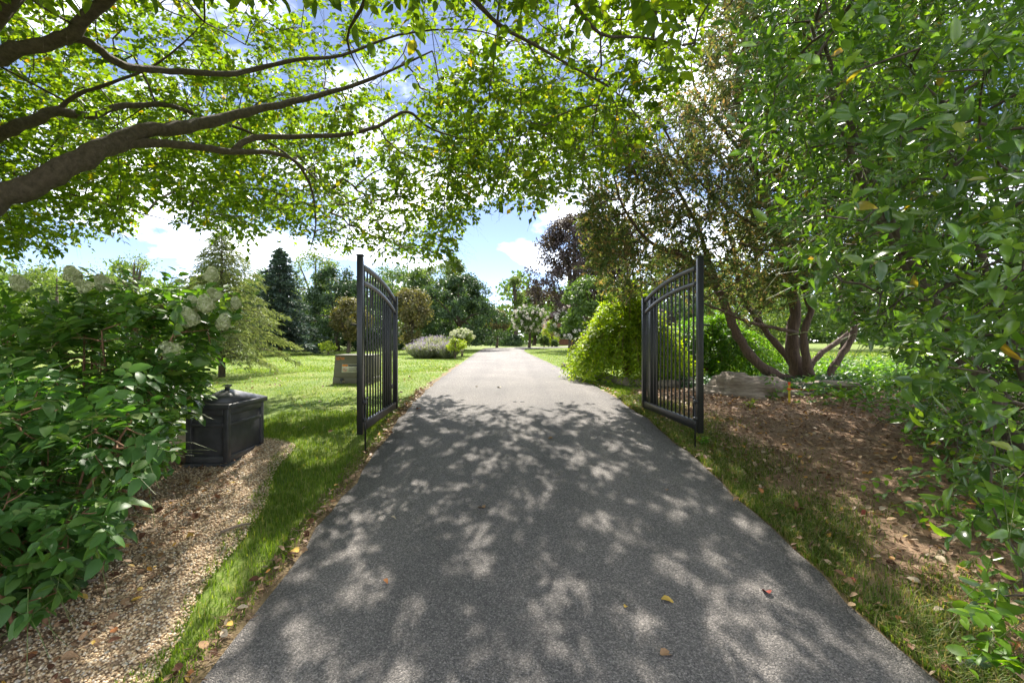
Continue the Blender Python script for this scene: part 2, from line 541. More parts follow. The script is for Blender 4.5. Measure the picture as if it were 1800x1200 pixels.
M = {}
M['asphalt'] = asphalt_mat()
M['lawn'] = soil_mat('lawn_soil', [(.06, .11, .02), (.115, .18, .03), (.18, .22, .05), (.27, .27, .11)], scale=1.1, fine=40)
M['soil'] = soil_mat('mulch_soil', [(.15, .095, .058), (.27, .18, .115), (.37, .27, .18)], scale=3)
M['edge_soil'] = soil_mat('verge_soil', [(.10, .075, .035), (.20, .15, .08), (.30, .22, .13)], scale=4)
M['sand'] = soil_mat('gravel_sand', [(.16, .11, .07), (.28, .20, .13), (.36, .28, .19)], scale=3)
M['black'] = plain_mat('black_powder_coat', (.012, .012, .013), .32, 0, .1, 60, .02)
M['black_box'] = plain_mat('black_resin', (.05, .05, .053), .42, 0, .35, 9, .1)
M['steel'] = plain_mat('dull_steel', (.3, .3, .3), .4, .8)
M['green_metal'] = plain_mat('olive_cabinet_paint', (.115, .105, .06), .5, 0, .1, 8, .02)
M['label_white'] = plain_mat('label_white', (.55, .52, .40), .5)
M['label_orange'] = plain_mat('label_orange', (.75, .22, .02), .5)
M['label_black'] = plain_mat('label_black', (.03, .03, .03), .5)
M['bark'] = bark_mat('smooth_grey_bark', (.05, .036, .025), (.14, .105, .075), 26, .9, (1, 1, 1))
M['bark_d'] = bark_mat('dark_bark', (.05, .036, .026), (.12, .09, .065), 12, .8)
M['bark_c'] = bark_mat('shredding_cedar_bark', (.045, .028, .02), (.17, .11, .075), 42, 1.0, (1, 1, .10))
M['stem'] = bark_mat('reddish_shrub_stem', (.16, .075, .04), (.30, .17, .09), 30, .4)
M['greenstem'] = plain_mat('green_stem', (.10, .14, .03), .5)
M['elm'] = leaf_mat('canopy_leaf', [(0, (.048, .095, .012)), (.5, (.080, .150, .015)), (.95, (.125, .19, .02)), (.995, (.27, .25, .02)), (1, (.35, .20, .02))], .56, (2.5, 2.25, .5), .42, .35)
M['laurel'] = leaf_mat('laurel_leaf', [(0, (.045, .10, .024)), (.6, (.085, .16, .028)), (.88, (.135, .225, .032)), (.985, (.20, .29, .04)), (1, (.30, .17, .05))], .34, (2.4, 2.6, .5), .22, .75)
M['hydr'] = leaf_mat('hydrangea_leaf', [(0, (.05, .12, .02)), (.6, (.085, .175, .026)), (.92, (.13, .23, .034)), (1, (.20, .28, .05))], .35, (1.9, 2.1, .6), .38, .5)
M['dogw'] = leaf_mat('front_shrub_leaf', [(0, (.045, .11, .028)), (.6, (.07, .155, .035)), (.95, (.11, .20, .045)), (1, (.22, .29, .10))], .33, (1.9, 2.2, .6), .48, .35)
M['euon'] = leaf_mat('middle_shrub_leaf', [(0, (.035, .10, .018)), (.6, (.06, .15, .02)), (1, (.12, .22, .03))], .38, (2, 2.2, .6), .4, .4)
M['weep'] = leaf_mat('weeping_shrub_leaf', [(0, (.10, .18, .015)), (.5, (.19, .29, .015)), (1, (.30, .38, .02))], .5, (2.0, 1.9, .4), .45, .35)
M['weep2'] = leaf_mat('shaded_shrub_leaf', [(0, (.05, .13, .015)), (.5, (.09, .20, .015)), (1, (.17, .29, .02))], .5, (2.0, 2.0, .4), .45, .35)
M['cedar'] = leaf_mat('juniper_spray', [(0, (.06, .10, .038)), (.5, (.10, .145, .052)), (.72, (.15, .175, .065)), (.86, (.22, .17, .085)), (1, (.30, .20, .11))], .45, (1.6, 1.5, .7), .6, .3)
M['ivy'] = leaf_mat('ivy_leaf', [(0, (.025, .07, .022)), (.7, (.045, .11, .03)), (1, (.08, .16, .04))], .3, (1.8, 2, .6), .4, .5)
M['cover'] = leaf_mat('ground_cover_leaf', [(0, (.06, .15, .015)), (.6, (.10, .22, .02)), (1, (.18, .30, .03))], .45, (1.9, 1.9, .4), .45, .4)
M['deodar'] = leaf_mat('soft_conifer_spray', [(0, (.11, .15, .065)), (.6, (.18, .22, .10)), (1, (.27, .30, .16))], .35, (1.5, 1.5, .7), .6, .25)
M['spruce'] = leaf_mat('blue_spruce_needles', [(0, (.04, .07, .05)), (.6, (.07, .105, .085)), (1, (.13, .17, .15))], .2, (1.3, 1.4, .9), .6, .25)
M['grass'] = leaf_mat('grass_blade', [(0, (.07, .13, .014)), (.5, (.12, .20, .022)), (.86, (.18, .26, .04)), (.96, (.30, .30, .10)), (1, (.40, .34, .17))], .42, (1.7, 1.7, .4), .5, .3)
M['drygrass'] = leaf_mat('patchy_grass_blade', [(0, (.06, .12, .012)), (.5, (.12, .19, .025)), (.74, (.20, .24, .05)), (.84, (.32, .27, .12)), (1, (.36, .28, .16))], .4, (1.6, 1.6, .5), .5, .3)
def tree_mat(name, lo, hi, trans=.35):
    lo = tuple(1.35*a for a in lo); hi = tuple(1.35*a for a in hi)
    mid = tuple((a + b) / 2 for a, b in zip(lo, hi))
    return leaf_mat(name, [(0, lo), (.6, mid), (1, hi)], trans, (1.6, 1.7, .6), .5, .3)
M['t_dark'] = tree_mat('dark_evergreen', (.022, .045, .02), (.06, .10, .04), .25)
M['t_mid'] = tree_mat('mid_green_leaf', (.04, .075, .02), (.10, .15, .04))
M['t_light'] = tree_mat('light_green_leaf', (.07, .11, .03), (.16, .20, .06))
M['t_rust'] = tree_mat('rusty_dogwood_leaf', (.058, .064, .025), (.145, .118, .052))
M['t_purple'] = tree_mat('purple_leaf', (.030, .021, .023), (.078, .058, .055), .22)
M['t_yellow'] = tree_mat('yellow_green_leaf', (.16, .22, .02), (.30, .34, .04))
M['sage'] = tree_mat('silver_sage_stem', (.17, .19, .13), (.32, .33, .27))
M['lav'] = island_mat('lavender_flower', [(0, (.32, .26, .40)), (1, (.52, .44, .58))], .8, .3)
M['flower'] = island_mat('cream_floret', [(0, (.40, .46, .20)), (.6, (.60, .62, .36)), (1, (.75, .74, .55))], .7, .35)
M['whiteflower'] = island_mat('white_floret', [(0, (.55, .52, .44)), (1, (.85, .80, .74))], .7, .3)
M['litter'] = island_mat('dry_leaf', [(0, (.10, .045, .022)), (.3, (.22, .11, .05)), (.55, (.32, .20, .11)), (.8, (.42, .32, .21)), (.95, (.50, .24, .04)), (1, (.52, .36, .05))], .6, .15)
M['mulch'] = island_mat('mulch_shred', [(0, (.11, .065, .04)), (.5, (.28, .175, .105)), (.85, (.40, .28, .18)), (1, (.52, .42, .29))], .8)
M['pebble'] = island_mat('pea_gravel', [(0, (.30, .20, .11)), (.3, (.50, .35, .19)), (.6, (.62, .48, .29)), (.85, (.68, .57, .41)), (1, (.46, .43, .36))], .55)
M['rock'] = bark_mat('grey_tan_fieldstone', (.11, .085, .06), (.34, .28, .21), 7, 1.0, (.8, .8, 6))
M['timber'] = bark_mat('weathered_timber', (.14, .10, .06), (.30, .22, .13), 20, .5, (1, .1, 1))
M['brick'] = soil_mat('red_brick', [(.16, .07, .05), (.26, .12, .085), (.33, .18, .13)], scale=8, fine=30, bump=.3)
M['roof'] = soil_mat('roof_shingle', [(.10, .075, .07), (.18, .13, .12), (.24, .18, .16)], scale=5, fine=20)
M['white'] = plain_mat('white_paint', (.75, .75, .73), .5)
M['glass'] = plain_mat('window_glass', (.04, .05, .06), .08, 0, .05, 4, 0, .8)
M['stake'] = plain_mat('yellow_stake_paint', (.60, .45, .03), .5)
M['tape'] = plain_mat('orange_tape', (.85, .10, .02), .45)
M['stick'] = bark_mat('dead_stick', (.12, .085, .06), (.28, .22, .17), 40, .5)

def leafy_part(root, pos, d, n, s, wid, mat, big=0, tv=T6v, tf=T6f, curl=0.0, name='foliage'):
    """crown as one part of kind stuff; the leaves that show largest become parts of their own"""
    if big:
        m = pick_big(pos, n, s, big)
        leaf_objects('leaf', pos[m], d[m], n[m], s[m], wid, mat, root, curl)
        pos, d, n, s = pos[~m], d[~m], n[~m], s[~m]
    v, f = leaf_mesh(pos, d, n, s, wid, tv, tf)
    return part(name, v, f, mat, root, False, 'stuff')

# ------------------------------------------------------------------ the setting
def axis(*segs):
    out = []
    for a, b, s in segs:
        out += list(np.arange(a, b, s))
    out.append(segs[-1][1])
    return np.array(out)
gx = axis((-900, -100, 80), (-100, -20, 5), (-20, -8, .8), (-8, 10, .3), (10, 24, .8), (24, 100, 5), (100, 900, 80))
gy = axis((-60, -6, 3), (-6, 14, .3), (14, 50, .8), (50, 120, 5), (120, 900, 60))
GX, GY = np.meshgrid(gx, gy)
gv = np.stack([GX, GY, gz(GX, GY)], -1).reshape(-1, 3)
nx, ny = len(gx), len(gy)
ii = (np.arange(ny - 1)[:, None] * nx + np.arange(nx - 1)[None]).reshape(-1)
gf = np.stack([ii, ii + 1, ii + nx + 1, ii + nx], 1)
o = part('ground', gv, gf, M['lawn'], smooth=True); o['kind'] = 'structure'

# driveway ribbon: left and right edge by distance, then the bend to the right at the top
dy = np.array([-8, 0, 2, 4, 5.8, 8, 11, 14, 20, 27, 31, 34])
dl = np.array([-1.20, -1.26, -1.31, -1.36, -1.42, -1.51, -1.61, -1.71, -1.88, -2.06, -2.10, -2.05])
dr = np.array([1.95, 1.90, 1.83, 1.79, 1.73, 1.61, 1.53, 1.45, 1.18, .82, .75, 1.1])
ys = np.arange(-8, 34.01, .25)
L = np.stack([np.interp(ys, dy, dl), ys], 1); Rr = np.stack([np.interp(ys, dy, dr), ys], 1)
L[:, 0] += .018 * np.sin(ys * 5.1) + .014 * np.sin(ys * 11.3) + .01 * np.sin(ys * 1.7); Rr[:, 0] += .018 * np.sin(ys * 4.3 + 1) + .014 * np.sin(ys * 9.7) + .01 * np.sin(ys * 1.9)
tl = np.linspace(0, 1, 24)[1:]
Lb = np.array([[-2.05 + 14.5 * t ** 1.6, 34 + 7.0 * (1 - (1 - t) ** 2)] for t in tl])
Rb = np.array([[1.1 + 11.5 * t ** 1.2, 34 + 3.6 * (1 - (1 - t) ** 2.6)] for t in tl])
L = np.vstack([L, Lb]); Rr = np.vstack([Rr, Rb])
K = 13
rows = []
for a, b in zip(L, Rr):
    t = np.linspace(0, 1, K)[:, None]
    xy = a * (1 - t) + b * t
    z = gz(xy[:, 0], xy[:, 1]) + .028 + .02 * (1 - (2 * t[:, 0] - 1) ** 2)
    row = np.column_stack([xy, z])
    e0 = row[0].copy(); e0[2] -= .07; e0[0] -= .02
    e1 = row[-1].copy(); e1[2] -= .07; e1[0] += .02
    rows.append(np.vstack([e0, row, e1]))
rv = np.array(rows); k2 = K + 2
ii = (np.arange(len(rows) - 1)[:, None] * k2 + np.arange(k2 - 1)[None]).reshape(-1)
o = part('driveway', rv.reshape(-1, 3), np.stack([ii, ii + 1, ii + k2 + 1, ii + k2], 1), M['asphalt'])
o['kind'] = 'structure'
def road_l(y): return np.interp(y, L[:169, 1], L[:169, 0])
def road_r(y): return np.interp(y, Rr[:169, 1], Rr[:169, 0])
def road_z(x, y): return gz(x, y) + .04

def sheet(name, xl, xr, y0, y1, mat, h, st=.12):
    yy = np.arange(y0, y1 + st, st); K = 40
    rows = []
    for y in yy:
        x = np.linspace(xl(y), xr(y), K)
        rows.append(np.column_stack([x, np.full(K, y), gz(x, y) + h]))
    v = np.array(rows).reshape(-1, 3)
    ii = (np.arange(len(yy) - 1)[:, None] * K + np.arange(K - 1)[None]).reshape(-1)
    o = part(name, v, np.stack([ii, ii + 1, ii + K + 1, ii + K], 1), mat, smooth=True)
    o['kind'] = 'structure'
    return o
def grav_r(y): return np.interp(y, [-3, 2.07, 2.58, 3.0, 3.5, 4.2, 4.7, 5.0, 5.3], [-1.55, -1.64, -1.72, -1.80, -1.98, -2.14, -2.27, -2.40, -2.9]) + .05 * math.sin(y * 4) if np.isscalar(y) else np.interp(y, [-3, 2.07, 2.58, 3.0, 3.5, 4.2, 4.7, 5.0, 5.3], [-1.55, -1.64, -1.72, -1.80, -1.98, -2.14, -2.27, -2.40, -2.9]) + .05 * np.sin(y * 4)
sheet('gravel_bed', lambda y: -4.6, lambda y: float(grav_r(float(y))), -3, 5.3, M['sand'], .014)
def mul_l(y): return np.interp(y, [-3, 1.5, 2.5, 4, 5, 6, 7, 8.5], [2.4, 2.36, 2.28, 2.16, 2.06, 2.0, 2.05, 2.3]) + .05 * np.sin(np.asarray(y) * 3.1) + .03 * np.sin(np.asarray(y) * 7.7)
sheet('mulch_bed', lambda y: float(mul_l(y)), lambda y: 9.0, -3, 8.4, M['soil'], .016)

sheet('verge_soil', lambda y: float(road_l(y)) - .12 - .04*math.sin(y*3.3), lambda y: float(road_l(y)) + .04, -3, 16, M['edge_soil'], .009)
sheet('verge_soil', lambda y: float(road_r(y)) - .04, lambda y: float(mul_l(y)) + .06, -3, 8.4, M['edge_soil'], .009)
# pea gravel
n = 30000
gyv = 1.4 + (5.2 - 1.4) * R.random(n) ** 1.25
gxv = grav_r(gyv) + .04 - (np.abs(R.normal(0, .9, n)) % 2.3)
keep = (gxv > -3.4)
gxv, gyv = gxv[keep], gyv[keep]
iv = np.array([(1,0,0),(-1,0,0),(0,1,0),(0,-1,0),(0,0,1),(0,0,-1)], float)
ifc = np.array([(0,2,4),(2,1,4),(1,3,4),(3,0,4),(2,0,5),(1,2,5),(3,1,5),(0,3,5)])
n = len(gxv)
sz = R.uniform(.005, .0105, n)[:, None] * np.array([1, 1, .7]) * R.uniform(.7, 1.3, (n, 3))
th = R.uniform(0, 6.28, n); c_, s_ = np.cos(th), np.sin(th)
pv = iv[None] * sz[:, None]
pv = np.stack([pv[..., 0] * c_[:, None] - pv[..., 1] * s_[:, None], pv[..., 0] * s_[:, None] + pv[..., 1] * c_[:, None], pv[..., 2]], -1)
pv += np.stack([gxv, gyv, gz(gxv, gyv) + .014 + R.uniform(0, .008, n)], -1)[:, None]
o = part('pea_gravel', pv.reshape(-1, 3), ((np.arange(n) * 6)[:, None, None] + ifc[None]).reshape(-1, 3), M['pebble'], smooth=True, kind='stuff')
o['label'] = 'tan and cream pea gravel spread beside the driveway'; o['category'] = 'gravel'

# grass blades
TGv = np.array([(-.5, 0, 0), (.5, 0, 0), (.36, .55, .0), (-.36, .55, .0), (0, 1, 0)])
def blades(name, x, y, h, w, mat, label, lean=.45, fine=True):
    n = len(x)
    a = R.uniform(0, 6.28, n)
    d = np.stack([np.cos(a), np.sin(a)], -1)
    side = np.stack([-d[:, 1], d[:, 0], np.zeros(n)], -1)
    ln = np.abs(R.normal(lean, .25, n))
    h = h * R.uniform(.55, 1.25, n); w = w * R.uniform(.7, 1.3, n)
    base = np.stack([x, y, gz(x, y) - .004], -1)
    up = np.array([0, 0, 1.])
    d3 = np.concatenate([d, np.zeros((n, 1))], 1)
    mid = base + (up * .62 + d3 * (.25 * ln)[:, None]) * h[:, None]
    tip = base + (up * (1 - .25 * ln)[:, None] + d3 * (.9 * ln)[:, None]) * h[:, None]
    v = np.stack([base - side * w[:, None] / 2, base + side * w[:, None] / 2, mid + side * w[:, None] * .36, mid - side * w[:, None] * .36, tip], 1)
    if not fine:
        v = v[:, [0, 1, 4]]
    b = (np.arange(n) * (5 if fine else 3))[:, None]
    f = [b + np.array([[0, 1, 2]])] if not fine else [b + np.array([[0, 1, 2, 3]]), b + np.array([[3, 2, 4]])]
    o = part(name, v.reshape(-1, 3), f, mat, None, False, 'stuff')
    o['label'] = label; o['category'] = 'grass'
    return o
def clumpy(x, y, s=1.0, seed=0):
    return .5 + .25 * (np.sin(x * 2.3 * s + 1.7 * np.sin(y * 1.9 * s + seed)) + np.sin(y * 3.1 * s + 1.3 * np.sin(x * 2.7 * s + seed * 2)))
# left verge and lawn
def lawn_pts(n, y0, y1, x0, pw=1.5):
    y = y0 + (y1 - y0) * R.random(n) ** pw
    x = road_l(np.minimum(y, 33)) - .05 - R.random(n) * (-x0)
    return x, y
x, y = lawn_pts(62000, 1.5, 6.5, -1.7, 1.2)
k = (x > np.where(y < 5.2, grav_r(y) - .06 + .12 * (clumpy(x, y, 3) - .5), -99))
edge = road_l(y) - x
k &= (R.random(len(x)) < np.clip(edge / .09 - .1, .05, 1)) & (R.random(len(x)) < .25 + 1.1 * clumpy(x, y, 1.5, 3))
b1 = (x[k], y[k])
blades('verge_grass', b1[0], b1[1], .052, .0048, M['grass'], 'green grass strip between the pea gravel and the driveway edge')
x, y = lawn_pts(130000, 4.6, 15, -9.5, 1.4)
k = ~((y < 5.3) & (x > -4.4))
k &= (np.abs(x - road_l(y)) > .08 + .12 * R.random(len(x)))
k &= R.random(len(x)) < .35 + .8 * clumpy(x, y, .8, 1)
blades('lawn_grass', x[k], y[k], .036, .008, M['grass'], 'sunlit mown lawn left of the driveway', .5, fine=False)
y = 13 + 20 * R.random(70000) ** 1.2; x = road_l(y) - .1 - R.random(len(y)) * 17
blades('far_lawn_grass', x, y, .035, .028, M['grass'], 'far mown lawn below the background trees', .6, fine=False)
y = 6 + 28 * R.random(36000) ** 1.3; x = road_r(y) + .06 + R.random(len(y)) * np.where(y < 9.5, .5, 6)
k = (y < 9.5) | (y > 11.5) | (x < road_r(y) + .25)
blades('right_lawn_grass', x[k], y[k], .05, .016, M['grass'], 'mown grass patch right of the far driveway', fine=False)
# right verge
y = 1.2 + 6.3 * R.random(60000) ** 1.15; x = road_r(y) + .03 + np.abs(R.normal(0, .42, len(y)))
k = R.random(len(x)) < np.clip(1.6 * clumpy(x, y, 1.9, 5) + .08 - .55 * np.clip(x - road_r(y) - .45, 0, 2), .02, 1)
blades('right_verge_grass', x[k], y[k], .075, .0055, M['drygrass'], 'patchy grass strip right of the driveway edge', .7)
# far right field
y = 11 + 14 * R.random(16000); x = 5.5 + R.random(len(y)) * 16
blades('field_grass', x, y, .10, .03, M['grass'], 'sunlit field grass behind the juniper', fine=False)

# ------------------------------------------------------------------ gates
def make_gate(name, near, far, label, outer):
    """leaf from the free end (near) to the hinge end (far); outer = +1 when away from the road is +x"""
    p0, p1 = np.array(near, float), np.array(far, float)
    Lg = np.linalg.norm(p1 - p0); u = (p1 - p0) / Lg; nrm = np.array([u[1], -u[0]]) * (1 if outer > 0 else -1)
    base = (p0[0], p0[1], float(gz(*p0)))
    root = thing(name, base, label, 'gate', 'open driveway gates')
    def W_(a):   # local (along, across, z over eye) -> world
        a = np.asarray(a, float)
        return np.column_stack([p0[0] + u[0]*a[:, 0] + nrm[0]*a[:, 1], p0[1] + u[1]*a[:, 0] + nrm[1]*a[:, 1], EYE + a[:, 2]])
    def bx(nm, lo, hi, mat='black', bv=.004, under=None):
        return bevel(MB().box(lo, hi).xf(W_).build(nm, M[mat], under or root), bv)
    h = .029
    s1 = bx('stile', (-h, -h, -.945), (h, h, .865))
    bx('stile_cap', (-h-.005, -h-.005, .867), (h+.005, h+.005, .885), under=s1)
    s2 = bx('stile', (Lg-.03, -.03, -.93), (Lg+.03, .03, .61))
    bx('stile_cap', (Lg-.034, -.034, .612), (Lg+.034, .034, .628), under=s2)
    bx('bottom_rail', (h+.001, -.022, -.925), (Lg-.031, .022, -.835))
    def arch(t): return .795 - .215 * t ** 2.3
    for nm, off, hh in (('top_rail', 0, .045), ('arch_rail', -.165, .040)):
        v, f = [], []
        K = 22
        for i in range(K):
            t = i / (K - 1); a = h + .001 + t * (Lg - .032 - h)
            z = arch(t) + off
            v += [(a, -.019, z - hh), (a, .019, z - hh), (a, .019, z), (a, -.019, z)]
        for i in range(K - 1):
            for j in range(4):
                q = (j + 1) % 4
                f.append((i*4+j, i*4+q, (i+1)*4+q, (i+1)*4+j))
        f += [(0, 3, 2, 1), tuple((K-1)*4 + j for j in range(4))]
        MB().add(W_(v), f).build(nm, M['black'], root)
    npk = 13
    for i in range(npk):
        t = (i + 1) / (npk + 1); a = h + t * (Lg - .03 - h)
        bx('picket', (a-.008, -.008, -.834), (a+.008, .008, arch((a-h)/(Lg-.03-h)) - .046), bv=.002)
    # cane bolt on the road side of the free stile
    zf = float(gz(p0[0], p0[1])) - EYE
    s = -h - .022
    rod = MB().tube(W_([(-.002, s, -.585), (-.002, s, zf + .005)]), .0085, 8)
    rod = rod.build('drop_rod', M['black'], root, True)
    o = MB().tube(W_([(-.002, s, -.59), (.03, s - .002, -.585), (.115, s, -.583)]), .008, 8).build('drop_rod_handle', M['black'], rod, True)
    MB().tube(W_([(-.002, s, zf - .01), (-.002, s, zf + .03)]), .017, 8).build('drop_rod_foot', M['black'], rod, True)
    for z in (-.62, -.80):
        bx('rod_bracket', (-.022, s - .014, z - .018), (.02, -h - .001, z + .018), bv=.003, under=rod)
    MB().tube(W_([(0, h + .001, .17), (0, h + .075, .17)]), .008, 8).build('latch_pin', M['black'], root, True)
    for z in (.45, .13, -.62):
        MB().tube(W_([(Lg - .02, .04, z - .03), (Lg - .02, .04, z + .03)]), .016, 8).build('hinge', M['steel'], root, True)
    return u, nrm, Lg
def make_post(px_, py_, label):
    z = float(gz(px_, py_))
    root = thing('gate_post', (px_, py_, z), label, 'post', 'gate hinge posts')
    bevel(MB().box((px_-.05, py_-.05, z-.05), (px_+.05, py_+.05, EYE+.60)).build('shaft', M['black'], root), .005)
    m = MB().box((px_-.057, py_-.057, EYE+.602), (px_+.057, py_+.057, EYE+.625))
    m.add([(px_-.057, py_-.057, EYE+.6255), (px_+.057, py_-.057, EYE+.6255), (px_+.057, py_+.057, EYE+.6255), (px_-.057, py_+.057, EYE+.6255), (px_, py_, EYE+.65)], [(0,1,4),(1,2,4),(2,3,4),(3,0,4)])
    m.build('cap', M['black'], root)
make_gate('gate', (-1.545, 4.75), (-1.625, 6.50), 'black metal gate leaf with arched top, standing open on the lawn side', -1)
make_gate('gate', (1.945, 4.83), (1.865, 6.58), 'black metal gate leaf with arched top, standing open before the mulch bed', 1)
make_post(-1.76, 6.60, 'black square hinge post behind the gate leaf on the lawn side')
make_post(2.01, 6.68, 'black square hinge post behind the gate leaf by the mulch bed')

# ------------------------------------------------------------------ black panelled box on the gravel
def make_cover_box():
    x0, x1, y0, y1 = -3.08, -2.68, 4.40, 5.04
    zb = float(gz((x0+x1)/2, y0)) - .01
    root = thing('storage_box', ((x0+x1)/2, (y0+y1)/2, zb), 'black panelled box with low pyramid lid and knob standing on pea gravel', 'box')
    zt = 1.75 - .64
    def B(nm, lo, hi, bv=.004): return bevel(MB().box(lo, hi).build(nm, M['black_box'], root), bv)
    B('plinth', (x0-.025, y0-.025, zb), (x1+.025, y1+.025, zb+.055), .012)
    B('core', (x0+.022, y0+.022, zb+.056), (x1-.022, y1-.022, zt-.001))
    zm = zb + .056
    for (cx, cy) in ((x0, y0), (x1-.05, y0), (x0, y1-.05), (x1-.05, y1-.05)):
        B('corner_post', (cx, cy, zm), (cx+.05, cy+.05, zt-.001))
    for z0, z1 in ((zm, zm+.06), (zt-.17, zt-.135), (zt-.06, zt-.001)):
        B('panel_rail', (x0+.051, y0, z0), (x1-.051, y0+.021, z1)); B('panel_rail', (x0+.051, y1-.021, z0), (x1-.051, y1, z1))
        B('panel_rail', (x1-.021, y0+.051, z0), (x1, y1-.051, z1)); B('panel_rail', (x0, y0+.051, z0), (x0+.021, y1-.051, z1))
    lid = B('lid', (x0-.028, y0-.028, zt), (x1+.028, y1+.028, zt+.05), .008)
    a, b, c, d = x0-.015, x1+.015, y0-.015, y1+.015
    cx, cy = (x0+x1)/2, (y0+y1)/2; r = .022; zl = zt+.0515; zp = zt+.16
    MB().add([(a,c,zl),(b,c,zl),(b,d,zl),(a,d,zl),(cx-r,cy-r,zp),(cx+r,cy-r,zp),(cx+r,cy+r,zp),(cx-r,cy+r,zp)],
             [(0,3,2,1),(4,5,6,7),(0,1,5,4),(1,2,6,5),(2,3,7,6),(3,0,4,7)]).build('lid_slope', M['black_box'], lid)
    m = MB()
    prof = [(.020, 0), (.016, .012), (.030, .030), (.034, .034), (.034, .042), (.004, .046)]
    v = []
    for r_, h_ in prof:
        for j in range(4):
            an = PI/4 + j*PI/2
            v.append((cx + 1.3*r_*math.cos(an), cy + 1.3*r_*math.sin(an), zp + .001 + h_))
    f = [(i*4+j, i*4+(j+1)%4, (i+1)*4+(j+1)%4, (i+1)*4+j) for i in range(len(prof)-1) for j in range(4)]
    f.append((20, 21, 22, 23))
    m.add(v, f).build('knob', M['black_box'], lid)
make_cover_box()

# ------------------------------------------------------------------ utility cabinet on the lawn
def make_cabinet():
    x0, x1, y0 = -3.66, -2.86, 9.55; d = .62
    zb = float(gz(x0, y0)) - .03
    zs, zt = zb + .16, zb + .60
    root = thing('utility_cabinet', ((x0+x1)/2, y0+d/2, zb), 'olive green metal utility cabinet with warning sticker on the lawn behind the gate', 'cabinet')
    B = lambda nm, lo, hi, mt, bv=.006: bevel(MB().box(lo, hi).build(nm, M[mt], root), bv)
    B('skirt', (x0-.01, y0-.01, zb), (x1+.01, y0+d+.01, zs-.002), 'green_metal')
    lean = .05
    v = [(x0,y0,zs),(x1,y0,zs),(x1,y0+d,zs),(x0,y0+d,zs),(x0+.02,y0+lean,zt),(x1-.02,y0+lean,zt),(x1-.02,y0+d-.02,zt),(x0+.02,y0+d-.02,zt)]
    bevel(MB().add(v, [(0,3,2,1),(4,5,6,7),(0,1,5,4),(1,2,6,5),(2,3,7,6),(3,0,4,7)]).build('hood', M['green_metal'], root), .006)
    B('lid', (x0+.012, y0+lean-.008, zt+.001), (x1-.012, y0+d-.012, zt+.02), 'green_metal')
    # sticker and latch lie on the sloping front
    def fr(x, z): return (x, y0 + lean*(z-zs)/(zt-zs) - .003, z)
    def plate(nm, xa, xb, za, zb_, mt, off=0, under=None):
        v = [fr(xa,za), fr(xb,za), fr(xb,zb_), fr(xa,zb_)]
        v = [(a, b-off, c) for a, b, c in v] + [(a, b-off+.0015, c) for a, b, c in v]
        return MB().add(v, [(0,1,2,3),(7,6,5,4),(0,4,5,1),(1,5,6,2),(2,6,7,3),(3,7,4,0)]).build(nm, M[mt], under or root)
    za, zc = zs + .10, zs + .27
    stk = plate('sticker', x0+.17, x0+.52, za, zc, 'label_white')
    plate('sticker_heading', x0+.175, x0+.29, zc-.045, zc-.008, 'label_orange', .002, stk)
    plate('sticker_heading', x0+.30, x0+.515, zc-.045, zc-.01, 'label_black', .002, stk)
    for i in range(5):
        plate('sticker_print', x0+.31, x0+.50-.02*(i % 2), za+.022+i*.018, za+.028+i*.018, 'label_black', .002, stk)
    cxm, czm = x0+.232, za+.058
    ring = [np.array(fr(cxm+.034*math.cos(a), czm+.034*math.sin(a))) - np.array([0,.003,0]) for a in np.linspace(0, 6.2832, 17)]
    MB().tube(ring, .003, 5).build('sticker_symbol', M['tape'], stk)
    p_ = [np.array(fr(cxm-.02, czm+.02)) - np.array([0,.003,0]), np.array(fr(cxm+.02, czm-.02)) - np.array([0,.003,0])]
    MB().tube(p_, .003, 5).build('sticker_symbol', M['label_black'], stk)
    lt = B('latch', (x0+.15, y0-.035, zs-.075), (x0+.215, y0-.012, zs-.012), 'label_black')
    MB().tube([(x0+.165,y0-.04,zs-.07),(x0+.16,y0-.045,zs-.11),(x0+.20,y0-.045,zs-.11),(x0+.195,y0-.04,zs-.07)], .006, 6).build('padlock', M['steel'], lt, True)
    cu = bpy.data.curves.new('cabinet_number', 'FONT'); cu.body = '10744'; cu.size = .088; cu.extrude = .001
    to = bpy.data.objects.new('cabinet_number', cu); COL.objects.link(to)
    bpy.context.view_layer.update()
    me = bpy.data.meshes.new_from_object(to.evaluated_get(bpy.context.evaluated_depsgraph_get()))
    bpy.data.objects.remove(to)
    tv = np.array([v.co[:] for v in me.vertices]); tf = [tuple(p.vertices) for p in me.polygons]
    tv = np.array([np.array(fr(x0+.03+a*.85, zt-.085+b)) - np.array([0, .002 + c, 0]) for a, b, c in tv])
    part('number', tv, tf, M['label_orange'], root, kind='stuff')
make_cabinet()

